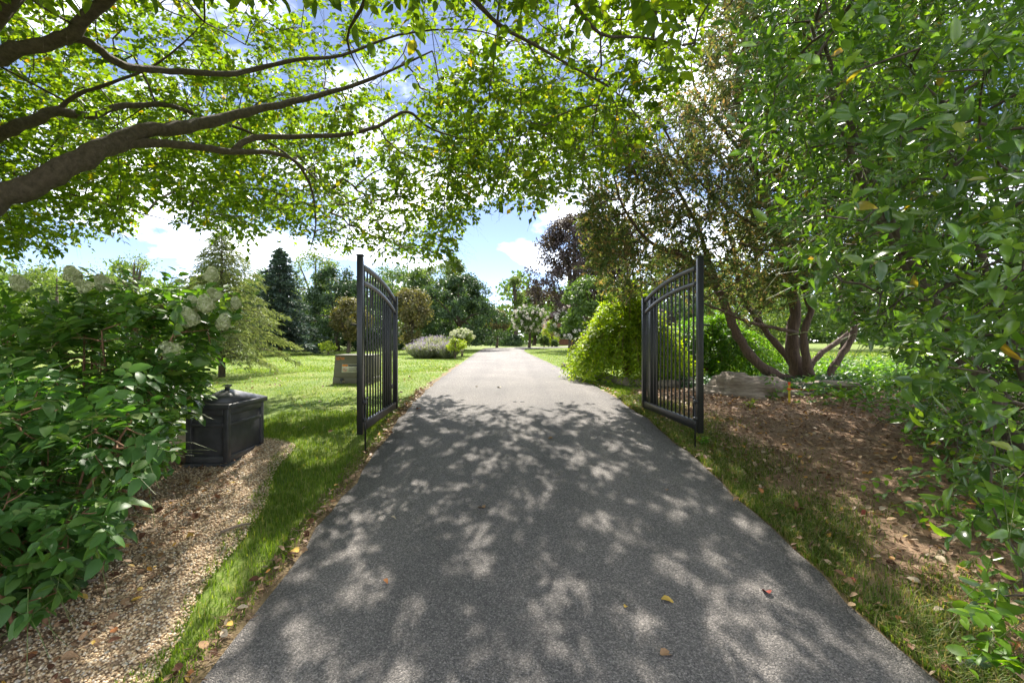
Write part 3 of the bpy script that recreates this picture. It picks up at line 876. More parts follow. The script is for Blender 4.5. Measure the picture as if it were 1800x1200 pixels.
def sun_gap(P_, rng, keep=.15, drive=False):
    """openings in the foliage through which the sun reaches the beds: True for leaves that stay"""
    h = P_[:, 2] - gz(P_[:, 0], P_[:, 1])
    k = h/math.tan(math.radians(SUN_EL))
    sx = P_[:, 0] - k*math.sin(math.radians(SUN_AZ)); sy = P_[:, 1] - k*math.cos(math.radians(SUN_AZ))
    pat = np.sin(3.1*sx + 1.2*np.sin(1.6*sy)) * np.sin(2.3*sy + .9*np.sin(2.2*sx) + .6) + .35*np.sin(6.3*sx + 4.1*sy)
    zone = ((sx < -1.38) & (sx > -3.4) & (sy > 1.3) & (sy < 7)) | ((sx > 1.75) & (sx < 4.6) & (sy > 1.2) & (sy < 7.6))
    cut = zone & (pat > np.where(sx < 0, -.25, -.12)) & (rng.random(len(P_)) > keep)
    if drive:                          # small openings over the drive, more of them towards the entrance
        p2 = np.sin(11.3*sx + 1.6*np.sin(4.7*sy))*np.sin(9.7*sy + 1.5*np.sin(5.3*sx)) + .6*np.sin(19*sx + 6*sy)*np.sin(17*sy - 5*sx)
        thr = np.interp(sy, [1.5, 2.6, 3.6, 6.5], [-.15, -.02, .22, .4])
        cut |= (sx > -1.5) & (sx < 2.2) & (sy > .5) & (sy < 6.6) & (p2 > thr) & (rng.random(len(P_)) > .12)
    return ~cut

# ------------------------------------------------------------------ overhanging tree
rg = np.random.default_rng(11)
tb = np.array([-5.3, 3.7, float(gz(-5.3, 3.7))])
big_tree = thing('shade_tree', tb, 'large green-leaved shade tree reaching its limbs over the driveway from the left', 'tree')
crotch = tb + np.array([.05, 0, 2.3])
v, f = tube(*smooth_path([tb - [0,0,.2], tb + [0,0,.25], tb + [.02,.02,1.2], crotch, crotch + [.15,.1,1.2], crotch + [.1,.6,2.6], crotch+[.5,1.2,4.2]], [.42,.30,.25,.24,.17,.12,.06]), n=14)
part('trunk', v, f, M['bark'], big_tree, True)
LIMBS = [
 ([None, (-60,372,3.55),(0,347,3.6),(60,323,3.7),(130,290,3.85),(190,256,4.05),(250,232,4.3),(330,224,4.7),(400,206,5.1),(470,190,5.5),(560,168,6.0),(650,140,6.4),(760,90,6.6)], [.16,.118,.114,.110,.108,.098,.078,.078,.066,.052,.040,.028,.012]),
 ([(195,262,4.07),(255,252,4.3),(330,256,4.6),(410,267,4.95),(470,268,5.3),(520,285,5.6),(548,335,5.9),(555,395,6.1),(545,440,6.2)], [.060,.050,.044,.040,.030,.024,.018,.012,.006]),
 ([(408,266,4.95),(445,242,5.2),(520,240,5.6),(600,237,6.0),(665,222,6.3),(716,196,6.6),(760,228,6.9),(850,248,7.2),(960,235,7.3),(1060,262,7.3)], [.040,.040,.036,.034,.030,.026,.018,.014,.010,.005]),
 ([None, (-60,132,3.3),(0,102,3.3),(40,84,3.3),(95,74,3.35),(130,56,3.35),(160,24,3.35),(195,-12,3.35),(250,-110,3.35),(330,-240,3.4)], [.11,.075,.068,.058,.056,.054,.052,.05,.04,.02]),
 ([(118,66,3.36),(160,76,3.45),(195,104,3.6),(230,118,3.75),(300,125,4.1),(400,130,4.6),(450,122,4.9),(520,105,5.2),(600,98,5.6),(700,62,5.9),(820,52,6.0),(930,80,5.9)], [.036,.036,.036,.036,.034,.034,.030,.025,.022,.016,.011,.005]),
 ([None, (-60,256,4.6),(0,236,4.7),(40,218,4.8),(100,196,5.0),(160,205,5.3),(200,190,5.5),(250,185,5.8),(300,186,6.1),(360,208,6.5),(450,238,7.0),(540,300,7.4),(610,380,7.7)], [.12,.08,.078,.072,.062,.046,.046,.040,.038,.030,.025,.016,.006]),
 ([(96,198,5.0),(140,165,5.1),(190,148,5.2),(280,110,5.4),(360,40,5.5)], [.03,.026,.022,.016,.006]),
 ([None, (200,-200,3.4),(420,-160,3.7),(600,-60,4.0),(640,0,4.4),(610,70,4.9),(640,140,5.6)], [.09,.06,.05,.035,.022,.016,.006]),
 ([None, (350,-420,3.0),(600,-300,3.0),(760,-90,3.3),(820,-15,3.5),(880,45,3.8),(950,85,4.2),(1010,120,4.6),(1080,160,5.1),(1130,215,5.6)], [.1,.06,.05,.032,.024,.02,.017,.014,.010,.004]),
 ([(700,-160,3.2),(900,-120,3.1),(1000,-10,3.4),(1055,60,3.8),(1130,66,4.2),(1200,80,4.6)], [.032,.026,.02,.016,.012,.005]),
 ([None, (-100,330,6.3),(0,300,6.8),(120,340,7.4),(230,370,7.9),(330,395,8.2)], [.10,.05,.035,.022,.014,.006]),
]
nodes = []
for pts, rad in LIMBS:
    P_ = [crotch if p is None else at(*p) for p in pts]
    pp, rr = smooth_path(P_, rad)
    k = 1.0 + .06 * np.sin(np.arange(len(rr)) * 1.9) 
    pp = pp + rg.normal(size=pp.shape) * rr[:, None] * .10
    v, f = tube(pp, rr * k * .82, 10)
    part('branch', v, f, M['bark'], big_tree, True)
    nodes += list(pp[2:] if pts[0] is None else pp)
OX = [-400, 0, 60, 130, 200, 235, 250, 290, 330, 430, 480, 520, 600, 650, 700, 760, 800, 820, 860, 900, 950, 1000, 1040, 1100, 1150, 1190, 1220, 1245, 1262, 1263]
OY = [430, 430, 440, 415, 400, 395, 345, 335, 390, 415, 392, 405, 440, 432, 455, 450, 425, 372, 335, 345, 362, 335, 318, 275, 235, 180, 100, 30, -40, -4000]
n = 120000
tx = rg.uniform(-9.5, 4.6, n); ty = rg.uniform(-1.0, 10.8, n)
rad_ = np.hypot(tx + 5.3, ty - 3.7)
tz = EYE + 1.15 + 3.9 * rg.random(n) ** 1.15 - .035 * np.clip(rad_ - 4, 0, 9) ** 1.4
T = np.stack([tx, ty, tz], -1)
px, py = project(T)
ok = (rad_ < 9.9 + .6 * np.sin(tx * 2 + ty)) & ((ty < .7) | (py < np.interp(px, OX, OY) - 12))
ok &= (tz > EYE + 1.0) & ~((ty < 2.2) & (tz < EYE + 2.2)) & (np.hypot(tx, ty, ) > 1.6)
ok &= (tx < np.where(ty < .7, 1.8, 9))
ok &= ~((px > -150) & (px < 1300) & (py > -60) & (ty < np.interp(px, [-150, 0, 250, 450, 700, 900, 1250], [4.9, 4.9, 5.2, 5.9, 6.0, 5.0, 4.2])))
# keep thinner where the sky shows
gap = np.sin(tx * 1.7 + 1.1 * ty) * np.sin(ty * 1.9 - .8 * tx + 1.3 * tz)
ok &= rg.random(n) < (.62 + .38 * gap) * np.where((tx < -1.2) & (ty > 5) & (ty < 9.5), .6, 1)
T = T[ok][:4800]
print('canopy targets', len(T))
bv, bf, od = grow(nodes, T, rg.uniform(.02, .08), .0022, .0021, 4, rg)
part('twigs', bv, bf, M['bark'], big_tree, False, 'stuff')
q = 4
st = np.repeat(T, q, 0) + rg.normal(size=(len(T) * q, 3)) * .07
dirs = unit(np.repeat(od, q, 0) * .6 + rg.normal(size=(len(st), 3)) * np.array([1, 1, .35]))
Ls = rg.uniform(.30, .62, len(st))
lp, ld, ln, ls, AX = sprays(st, dirs, Ls, 12, rg.uniform(.05, .35, len(st)), .103, 48, jit=.45, rng=rg)
ld[:, 2] -= .18
px, py = project(lp)
k = (lp[:, 1] < .5) | (py < np.interp(px, OX, OY) + 28 + 14 * np.sin(px * .09) + 8 * np.sin(px * .31))
k &= ~((px > -50) & (px < 620) & (py > 0) & (lp[:, 1] < np.interp(px, [-50, 0, 250, 450, 620], [4.2, 4.3, 4.6, 5.3, 5.6])) & (lp[:, 1] > .5))
lp, ld, ln, ls = lp[k], ld[k], ln[k], ls[k]
k = sun_gap(lp, rg, .25, True); lp, ld, ln, ls = lp[k], ld[k], ln[k], ls[k]
print('canopy leaves', len(lp))
bv, bf = shoots_mesh(st, AX, .0022)
part('shoots', bv, bf, M['bark'], big_tree, False, 'stuff')
near = lp[:, 1] < 4.7
leafy_part(big_tree, lp[near], ld[near], ln[near], ls[near], .98, M['elm'], 300, name='crown')
leafy_part(big_tree, lp[~near], ld[~near], ln[~near], ls[~near], 1.15, M['elm'], 0, T4v, T4f, name='crown')

# ------------------------------------------------------------------ big evergreen laurel on the right
rg = np.random.default_rng(23)
lb = np.array([4.5, 3.6, float(gz(4.5, 3.6))])
laurel = thing('laurel_bush', lb, 'tall glossy evergreen laurel filling the right edge beside the mulch bed', 'bush')
LX = [-400, 0, 60, 130, 220, 330, 450, 520, 590, 640, 700, 760, 800, 850, 900, 950, 1000, 1060, 1120, 1200, 1500]   # image row -> left limit of the foliage
LL = [1330, 1320, 1275, 1335, 1325, 1372, 1405, 1440, 1540, 1610, 1620, 1620, 1650, 1665, 1650, 1690, 1720, 1720, 1730, 1740, 1800]
stems = []
for i in range(9):
    a = rg.uniform(0, 6.28); r_ = rg.uniform(.1, .5)
    p0 = lb + np.array([math.cos(a)*.25, math.sin(a)*.25, -.05])
    tgt = lb + np.array([math.cos(a)*1.5 - .5, math.sin(a)*1.5, rg.uniform(3.2, 5.2)])
    mid = (p0 + tgt)/2 + np.array([math.cos(a)*.3, math.sin(a)*.3, .3])
    pp, rr = smooth_path([p0, mid, tgt], [.045, .032, .012], 8)
    v, f = tube(pp, rr, 7); part('stem', v, f, M['bark_d'], laurel, True)
    stems += list(pp)
n = 14000
tx = rg.uniform(1.5, 7.0, n); ty = rg.uniform(1.15, 6.4, n); tz = rg.uniform(.15, 6.2, n) + gz(tx, ty)
T = np.stack([tx, ty, tz], -1)
px, py = project(T)
e = ((tx - 4.5) / 2.9) ** 2 + ((ty - 3.6) / 2.5) ** 2 + (np.clip(tz - 3.2, 0, 9) / 3.6) ** 2
ok = (e < 1.0) & (tz < 5.3) & (px > np.interp(py, LX, LL) + 14) & (px < 2300)
shell = e > .25
ok &= shell | (rg.random(n) < .35)
ok &= ~((tz - gz(tx, ty) < 1.0) & (tx < 3.2) & (ty > 3.6))
T = T[ok][:1250]
bv, bf, od = grow(stems, T, .03, .003, .0028, 4, rg)
part('twigs', bv, bf, M['bark_d'], laurel, False, 'stuff')
q = 4
st = np.repeat(T, q, 0) + rg.normal(size=(len(T)*q, 3)) * .07
dirs = unit(np.repeat(od, q, 0)*.5 + np.array([-.35, -.35, .15]) + rg.normal(size=(len(st), 3))*np.array([.8, .8, .5]))
lp, ld, ln, ls, AX = sprays(st, dirs, rg.uniform(.25, .5, len(st)), 11, rg.uniform(.0, .25, len(st)), .102, 52, jit=.4, spiral=True, rng=rg)
px, py = project(lp)
k = (px > np.interp(py, LX, LL) - 30 + 18*np.sin(py*.11)) & (lp[:, 2] > gz(lp[:, 0], lp[:, 1]) + .02) & (lp[:, 1] > 1.0)
lp, ld, ln, ls = lp[k], ld[k], ln[k], ls[k]
ls = ls*rg.choice([.65, .85, 1.0, 1.15], len(ls))
k = sun_gap(lp, rg, .25); lp, ld, ln, ls = lp[k], ld[k], ln[k], ls[k]
print('laurel leaves', len(lp))
bv, bf = shoots_mesh(st, AX, .003); part('shoots', bv, bf, M['greenstem'], laurel, False, 'stuff')
leafy_part(laurel, lp, ld, ln, ls, .72, M['laurel'], 300, curl=.16)
# low sprigs at the bush's foot, each a young shoot of its own
def sprig(p, d, L_, m, leaf, mat, label, wid=.9, nsh=3, big=True):
    root = thing('seedling', p, label, 'seedling', 'young shoots at the bed edge')
    st = np.repeat(np.array([p]), nsh, 0)
    dr = unit(np.array([d]) + rg.normal(size=(nsh, 3))*.22)
    a, b, c, s, AX = sprays(st, dr, L_*rg.uniform(.7, 1.1, nsh), m, .3, leaf, 60, jit=.2, rng=rg)
    v, f = shoots_mesh(st, AX, .0025)
    part('stem', v, f, M['greenstem'], root, False, 'stuff')
    leaf_objects('leaf', a, b, c, s, wid, mat, root, .1)
sprig(at(1650, 850, 3.6), (-1, -.15, .25), .55, 12, .075, M['cover'], 'bright arching shoot reaching left over the mulch, below the ground cover')
sprig(at(1690, 880, 3.3), (-1, -.2, .25), .62, 13, .08, M['cover'], 'lower bright arching shoot with paired leaves over the leaf litter')
sprig(at(1800, 1090, 2.0), (-.8, -.1, .35), .34, 8, .075, M['weep2'], 'leafy shoot low at the right picture edge above the leaf litter', .95)
sprig(at(1815, 1180, 1.9), (-.7, 0, .3), .30, 8, .075, M['weep2'], 'leafy shoot in the lower right corner', .95)
sprig(at(1800, 900, 2.2), (-.5, -.2, .5), .3, 7, .08, M['cover'], 'pale green leaf shoot against the dark laurel at right', .9)
sprig(gp(3.36, 6.55), (.1, 0, 1), .2, 6, .07, M['weep'], 'small yellow-green weed beside the yellow stake', .7, 5)
sprig(gp(2.02, 4.95), (.1, 0, 1), .16, 6, .06, M['cover'], 'small bright weed at the foot of the gate by the mulch bed', .7, 5)

# ------------------------------------------------------------------ juniper with the spreading trunk
rg = np.random.default_rng(31)
jb = at(1415, 684, 9.0); jb[2] = float(gz(jb[0], jb[1]))
jun = thing('juniper_tree', jb, 'multi-stemmed old juniper with spreading trunk and thin brownish foliage behind the boulder', 'tree')
JST = [
 ([(1420,684,9.0),(1385,668,8.95),(1335,640,8.9),(1302,600,8.9),(1284,560,8.9),(1268,520,8.9),(1240,478,8.8),(1205,452,8.6),(1150,430,8.4),(1115,395,8.3),(1090,350,8.2),(1075,290,8.2)], [.16,.12,.105,.10,.095,.085,.062,.05,.04,.032,.022,.010]),
 ([(1410,684,9.05),(1400,640,9.1),(1392,590,9.1),(1396,540,9.1),(1385,480,9.1),(1370,420,9.2),(1340,330,9.2),(1310,240,9.2),(1295,140,9.2),(1330,20,9.2),(1350,-120,9.2)], [.18,.16,.14,.12,.10,.085,.07,.055,.045,.03,.012]),
 ([(1425,684,8.95),(1418,640,8.8),(1412,590,8.75),(1425,545,8.7),(1415,500,8.7),(1430,440,8.8),(1450,360,8.9),(1470,260,9),(1480,120,9),(1470,-60,9)], [.15,.10,.075,.07,.065,.06,.05,.04,.03,.012]),
 ([(1430,684,9.0),(1450,665,9.0),(1475,630,9.0),(1497,595,9.0),(1503,560,9.0),(1512,500,9.1),(1540,430,9.3),(1560,320,9.5)], [.13,.09,.075,.07,.065,.05,.035,.012]),
 ([(1415,650,9.15),(1445,620,9.3),(1480,595,9.5),(1510,572,9.7),(1560,550,9.9)], [.08,.06,.055,.045,.02]),
 ([(1410,660,9.2),(1360,600,9.6),(1330,560,9.8),(1300,510,10),(1290,440,10.1),(1260,360,10.1),(1215,270,10)], [.09,.075,.065,.055,.045,.03,.01]),
 ([(1400,585,9.0),(1370,578,8.7),(1330,570,8.6),(1300,560,8.5),(1250,538,8.4),(1215,528,8.3)], [.05,.04,.036,.03,.024,.01]),
 ([(1268,520,8.9),(1240,440,9.0),(1225,395,9.0),(1200,350,9.0),(1170,290,9.0),(1140,230,9.0)], [.055,.05,.042,.035,.026,.010]),
 ([(1370,420,9.2),(1300,380,9.0),(1240,330,8.9),(1205,290,8.8),(1170,230,8.7),(1140,150,8.7)], [.05,.042,.036,.032,.022,.008]),
 ([(1340,330,9.2),(1290,250,9.1),(1250,200,9.0),(1215,130,9.0),(1230,30,9.0)], [.04,.034,.028,.02,.008]),
]
nodes = []
for pts, rad in JST:
    P_ = [at(*p) for p in pts]; P_[0][2] = max(P_[0][2] - .06, gz(P_[0][0], P_[0][1]) - .08) if pts[0][1] > 670 else P_[0][2]
    pp, rr = smooth_path(P_, rad)
    rr = rr*.86
    pp = pp + rg.normal(size=pp.shape) * rr[:, None] * .15
    rr = rr * (1 + .10*np.sin(np.arange(len(rr))*2.1))
    v, f = tube(pp, rr, 10); part('trunk' if rad[0] > .1 else 'branch', v, f, M['bark_c'], jun, True)
    nodes += list(pp[8:] if rad[0] > .1 else pp)
n = 24000
PX = rg.uniform(1035, 1640, n); PY = rg.uniform(-260, 560, n); D = rg.uniform(7.6, 10.6, n)
T = np.array([at(a, b, c) for a, b, c in zip(PX, PY, D)])
low = np.interp(PX, [1035, 1060, 1100, 1160, 1230, 1330, 1400, 1460, 1640], [430, 500, 515, 500, 530, 540, 520, 480, 450])
top = np.interp(PX, [1035, 1060, 1090, 1130, 1180, 1230, 1260, 1300], [350, 290, 240, 215, 160, 100, 20, -260])
ok = (PY < low) & (PY > top)
gap = np.sin(PX*.045 + PY*.02) * np.sin(PY*.05 - PX*.015 + D)
ok &= rg.random(n) < .62 + .38*gap
T = T[ok][:2700]
bv, bf, od = grow(nodes, T, .04, .0035, .0040, 4, rg)
part('twigs', bv, bf, M['bark_c'], jun, False, 'stuff')
q = 6
st = np.repeat(T, q, 0) + rg.normal(size=(len(T)*q, 3))*.09
dirs = unit(np.repeat(od, q, 0)*.7 + np.array([0, 0, .25]) + rg.normal(size=(len(st), 3))*.7)
lp, ld, ln, ls, AX = sprays(st, dirs, rg.uniform(.14, .34, len(st)), 10, .05, .118, 38, jit=.5, spiral=True, rng=rg)
k = sun_gap(lp, rg, .45); lp, ld, ln, ls = lp[k], ld[k], ln[k], ls[k]
leafy_part(jun, lp, ld, ln, ls, .62, M['cedar'], 0, T4v, T4f, name='crown')
print('juniper', len(lp))

# ------------------------------------------------------------------ shrubs on the left
def shrub(name, base, label, targets, mat, leaf, wid, q, m, slen, rng, stem_mat, stem_r=.014, big=300, ang=55, nstem=9, spiral=False, droop=.2, upbias=.5, clip=None, curl=.1, cat='shrub'):
    root = thing(name, base, label, cat)
    targets = targets[left_clip(targets, -25)]
    C_ = targets.mean(0)
    stems = []
    far = targets[np.argsort(-(targets[:, 2] + .3*rng.random(len(targets))))]
    for i in range(nstem):
        tg = far[int(i * len(far) * .5 / nstem)]
        a = rng.uniform(0, 6.28)
        p0 = np.array(base) + np.array([math.cos(a)*.12, math.sin(a)*.12, -.03])
        mid = p0*.45 + tg*.55; mid[2] += -.05; mid[:2] = p0[:2]*.6 + tg[:2]*.4
        pp, rr = smooth_path([p0, mid, tg], [stem_r, stem_r*.75, stem_r*.35], 7)
        v, f = tube(pp, rr, 6); part('stem', v, f, stem_mat, root, True)
        stems += list(pp[2:])
    bv, bf, od = grow(stems, targets, .02, .0022, .0016, 4, rng)
    part('twigs', bv, bf, stem_mat, root, False, 'stuff')
    st = np.repeat(targets, q, 0) + rng.normal(size=(len(targets)*q, 3))*.03
    out = unit(targets - C_)
    dirs = unit(np.repeat(od*.4 + out*.5, q, 0) + np.array([0, 0, upbias]) + rng.normal(size=(len(st), 3))*.6)
    lp, ld, ln, ls, AX = sprays(st, dirs, slen*rng.uniform(.6, 1.2, len(st)), m, droop, leaf, ang, jit=.35, spiral=spiral, rng=rng)
    ld[:, 2] -= .25
    ln = ln + out.repeat(q*m, 0)*.5
    k = lp[:, 2] > gz(lp[:, 0], lp[:, 1]) + .03
    k &= left_clip(lp)
    lp, ld, ln, ls = lp[k], ld[k], ln[k], ls[k]
    bv, bf = shoots_mesh(st, AX, .0028); part('shoots', bv, bf, M['greenstem'], root, False, 'stuff')
    leafy_part(root, lp, ld, ln, ls, wid, mat, big, curl=curl)
    print(name, len(lp))
    return root
def flower_head(p, w, h, mat, label, rng, tilt=(0, 0, 1), n=800, name='flower_head', root=None, fs=.027):
    """cone of small florets"""
    t = rng.random(n) ** .8
    a = rng.uniform(0, 6.28, n)
    prof = np.clip(t*7, 0, 1)*(1 - .72*t) + .05
    r_ = prof * w/2 * 1.1 * (1 - .35*rng.random(n) ** 1.5)
    loc = np.stack([r_*np.cos(a), r_*np.sin(a), (t - .3)*h], -1)
    outw = unit(loc/np.array([w/2, w/2, h/2]) + .3*rng.normal(size=(n, 3)))
    z = unit(np.array([tilt], float))[0]; xx = unit(np.cross([0.3, 1, 0], z)[None])[0]; yy = np.cross(z, xx)
    Mx = np.stack([xx, yy, z])
    P_ = p + loc @ Mx; O_ = outw @ Mx
    d = unit(np.cross(O_, rdir(n, rng)))
    v, f = leaf_mesh(P_ - d*fs/2, d, O_, fs*rng.uniform(.8, 1.3, n), 1.6, T4v, T4f)
    return part(name, v, f, mat, root, False, 'stuff')
rg = np.random.default_rng(41)
SHY = [380, 430, 455, 470, 500, 560, 620, 680, 720, 760, 800, 830, 860, 900, 950, 1000, 1050, 1085, 1100, 1300]   # image row -> right limit of the left shrubs
SHX = [-500, -200, 150, 395, 430, 415, 385, 362, 345, 325, 312, 285, 220, 205, 215, 160, 110, 60, -100, -200]
def left_clip(P_, pad=0):
    px, py = project(P_)
    return px < np.interp(py, SHY, SHX) + pad + 14*np.sin(py*.13) + 9*np.sin(py*.37)
def ell(c, r, n, rng, hollow=.35):
    d = rdir(n*2, rng); rr = (hollow**3 + (1-hollow**3)*rng.random(n*2)) ** (1/3)
    P_ = np.array(c) + d*rr[:, None]*np.array(r)
    P_ = P_[P_[:, 2] > gz(P_[:, 0], P_[:, 1]) + .08]
    return P_[:n]
# tall panicle hydrangea at the back
hb = gp(-3.75, 4.25)
T = np.vstack([ell((-3.3, 4.2, 1.45), (1.25, .65, .75), 260, rg), ell((-2.95, 4.15, 1.60), (.5, .4, .55), 70, rg), ell((-4.3, 4.4, 1.5), (.8, .6, .7), 70, rg)])
hyd = shrub('hydrangea_shrub', hb, 'tall hydrangea shrub with cream flower heads behind the black box', T, M['hydr'], .125, .95, 2, 8, .34, rg, M['stem'], .016, 300, 58, 12, droop=.15, upbias=.8)
for px_, py_, d_, w_, h_ in ((332,560,3.75,.15,.15),(362,537,3.8,.13,.14),(338,537,3.9,.12,.13),(392,568,3.9,.11,.14),(303,618,3.7,.16,.13),(128,484,3.95,.13,.12),(150,505,3.9,.12,.11),(185,500,4.1,.14,.14),(36,500,3.9,.13,.12),(372,485,4.1,.12,.12),(380,520,4.0,.10,.11),(415,535,4.0,.08,.10)):
    flower_head(at(px_, py_, d_), w_, h_, M['flower'], '', rg, (rg.uniform(-.5, .5), -.6, .6), root=hyd)
# middle fine-leaved shrub
mb = gp(-2.95, 3.55)
T = np.vstack([ell((-2.85, 3.5, 1.0), (.85, .55, .50), 210, rg), ell((-2.3, 3.55, .95), (.28, .3, .3), 40, rg), ell((-3.4, 3.3, 1.1), (.7, .5, .5), 60, rg)])
shrub('euonymus_shrub', mb, 'dense fine-leaved green shrub between the hydrangea and the black box', T, M['euon'], .075, .92, 2, 10, .26, rg, M['stem'], .012, 300, 50, 9, droop=.15, upbias=.35)
# front shrub with broad dark leaves
fb = gp(-2.45, 2.45)
T = np.vstack([ell((-2.45, 2.45, .95), (.58, .50, .55), 150, rg), ell((-2.0, 2.35, .72), (.22, .25, .28), 26, rg), ell((-2.75, 2.3, 1.05), (.5, .45, .5), 60, rg), ell((-2.5, 2.3, .62), (.45, .35, .35), 60, rg)])
shrub('dogwood_shrub', fb, 'broad-leaved dark green shrub spilling over the gravel at the lower left', T, M['dogw'], .098, .9, 2, 9, .28, rg, M['stem'], .014, 300, 60, 9, droop=.3, upbias=.3)

# ------------------------------------------------------------------ weeping shrubs behind the right gate
def weeping(base, label, top, rx, ry, n, mat, rng, leaf=.075, big=0):
    root = thing('weeping_shrub', base, label, 'shrub')
    b = np.array(base)
    a = rng.uniform(0, 6.28, n); k = rng.random(n) ** .5
    h = top * (1 - .42*k*k) * rng.uniform(.60, 1.06, n)
    t = np.linspace(0, 1, 26)
    rr = np.stack([np.cos(a)*rx, np.sin(a)*ry], -1) * k[:, None]
    out = np.clip(t, 0, 1) ** .95
    zc = np.where(t < .5, 1 - (1 - t/.5) ** 2, 1 - (np.clip(t - .5, 0, 1)/.5) ** 1.7 * rng.uniform(.55, 1.05, (n, 1)) )
    zc = np.broadcast_to(zc, (n, 26))
    P_ = np.zeros((n, 26, 3))
    P_[..., :2] = b[:2] + rr[:, None]*out[None, :, None]
    P_[..., 2] = b[2] + h[:, None]*zc
    P_[..., 2] = np.maximum(P_[..., 2], gz(P_[..., 0], P_[..., 1]) + .03)
    V, Fq, off = [], [], 0
    for i in range(n):
        v, f = tube(P_[i, ::4], np.linspace(.007, .002, 7), 3, cap=False)
        V.append(v); Fq.append(np.array(f) + off); off += len(v)
    part('canes', np.concatenate(V), np.concatenate(Fq), M['stem'], root, False, 'stuff')
    tg = unit(np.gradient(P_, axis=1))
    sel = slice(4, 26)
    Q = np.repeat(P_[:, sel].reshape(-1, 3), 2, 0); tq = np.repeat(tg[:, sel].reshape(-1, 3), 2, 0)
    Q = Q + rng.normal(size=Q.shape)*.02
    outw = unit(Q - (b + np.array([0, 0, top*.4])))
    lp, ld, ln, ls, AX = sprays(Q, tq*.6 + outw*.3 + rng.normal(size=Q.shape)*.45, rng.uniform(.10, .24, len(Q)), 5, .3, leaf*1.12, 45, up=None, jit=.4, rng=rng)
    ln = ln + np.repeat(outw, 5, 0)*.6
    leafy_part(root, lp, ld, ln, ls, .75, mat, big, T4v, T4f)
    print('weep', len(lp))
rg = np.random.default_rng(51)
weeping(gp(2.55, 10.2), 'lime green weeping shrub spilling towards the driveway behind the right gate', 1.95, 1.45, 1.3, 290, M['weep'], rg)
weeping(gp(4.75, 11.2), 'shaded green weeping shrub between the right gate and the juniper trunk', 1.4, 2.1, 1.3, 230, M['weep2'], rg)

# ------------------------------------------------------------------ stones, stake
def rock(name, c, size, rz, label, rng, seed, rough=.16, flat=True, cat='rock', group=None, sub=3):
    bm = bmesh.new(); bmesh.ops.create_icosphere(bm, subdivisions=sub, radius=1)
    v = np.array([w.co[:] for w in bm.verts]); f = np.array([[w.index for w in q.verts] for q in bm.faces]); bm.free()
    v = np.sign(v) * np.abs(v) ** (1.05 if sub == 5 else .8)
    ph = seed*1.7
    d = 1 + rough*(np.sin(v[:, 0]*3 + ph) * np.sin(v[:, 1]*3.7 + 2*ph) + .6*np.sin(v[:, 0]*6 + 2.2*v[:, 2] + ph) + .45*np.sin(v[:, 2]*9 + v[:, 0]*2 + ph) + .3*np.sin(11*v[:, 1] - 7*v[:, 0]))
    v = v * d[:, None]
    if flat: v[:, 2] = np.round(v[:, 2]*4.5)/4.5*.55 + v[:, 2]*.45
    v = v * np.array(size)/2
    c_, s_ = math.cos(rz), math.sin(rz)
    v = np.stack([v[:, 0]*c_ - v[:, 1]*s_, v[:, 0]*s_ + v[:, 1]*c_, v[:, 2]], -1)
    o = bpy.data.objects.new(name, make_mesh(name, v, f, M['rock'], False))
    o.location = Vector([float(a) for a in c]); COL.objects.link(o)
    return tag(o, label, cat, group)
rg = np.random.default_rng(61)
p = gp(3.82, 7.75); rock('boulder', p + [0, 0, .0], (1.35, .95, .74), -.12, 'large low layered boulder in front of the juniper trunk', rg, 1, .14, sub=5)
p = gp(4.72, 7.7); rock('stone_slab', p + [0, 0, .0], (.85, .4, .15), .12, 'flat stone slab half under ivy right of the yellow stake', rg, 2, .08, sub=4)
p = gp(5.15, 8.35); rock('stone_slab', p + [0, 0, .02], (.9, .5, .18), -.2, 'flat stone slab at the foot of the juniper, behind the ivy', rg, 3, .08, sub=4)
p = gp(5.55, 8.1); rock('stone_slab', p + [0, 0, .09], (.85, .32, .14), -.35, 'tilted long stone slab right of the juniper trunk', rg, 4, .08, sub=4)
EDG = [(1.42,14.6,.3),(1.50,13.4,.34),(1.62,12.3,.30),(1.66,11.5,.36),(1.78,10.6,.40),(1.85,9.9,.34),(2.05,9.35,.42),(2.35,9.05,.4),(2.75,8.95,.5),(3.2,9.0,.4)]
ord_ = ['farthest', 'second farthest', 'third farthest', 'fourth farthest', 'fifth farthest', 'fifth nearest', 'fourth nearest', 'third nearest', 'second nearest', 'nearest']
for i, (a, b, c) in enumerate(EDG):
    p = gp(a + .25, b); rock('edging_stone', p + [0, 0, .05], (c*1.1, c*.8, .20), rg.uniform(0, 3), 'rough edging stone under the weeping shrub, ' + ord_[i] + ' of the row', rg, i + 9, .16, group='edging stones under the weeping shrub', sub=2)
sp = gp(4.10, 6.9)
sk = thing('survey_stake', sp, 'yellow wooden stake with orange tape beside the boulder', 'stake')
bevel(MB().box((sp[0]-.014, sp[1]-.008, sp[2]-.05), (sp[0]+.014, sp[1]+.008, sp[2]+.30)).build('stake_shaft', M['stake'], sk), .002)
bevel(MB().box((sp[0]-.0145, sp[1]-.0085, sp[2]+.301), (sp[0]+.0145, sp[1]+.0085, sp[2]+.345)).build('stake_tip', M['tape'], sk), .002)
MB().tube([sp + [-.017, -.012, .235], sp + [.017, -.013, .24], sp + [.017, .012, .235], sp + [-.017, .012, .24], sp + [-.017, -.012, .245]], .012, 6).build('tape_knot', M['tape'], sk, True)
v, f = tube([sp + [.02, 0, .24], sp + [.5, .25, .20], sp + [1.05, .6, .21]], [.003, .003, .003], 5)
tag(part('string_line', v, f, M['tape'], None, True), 'thin pinkish string running from the yellow stake over the ivy', 'string')

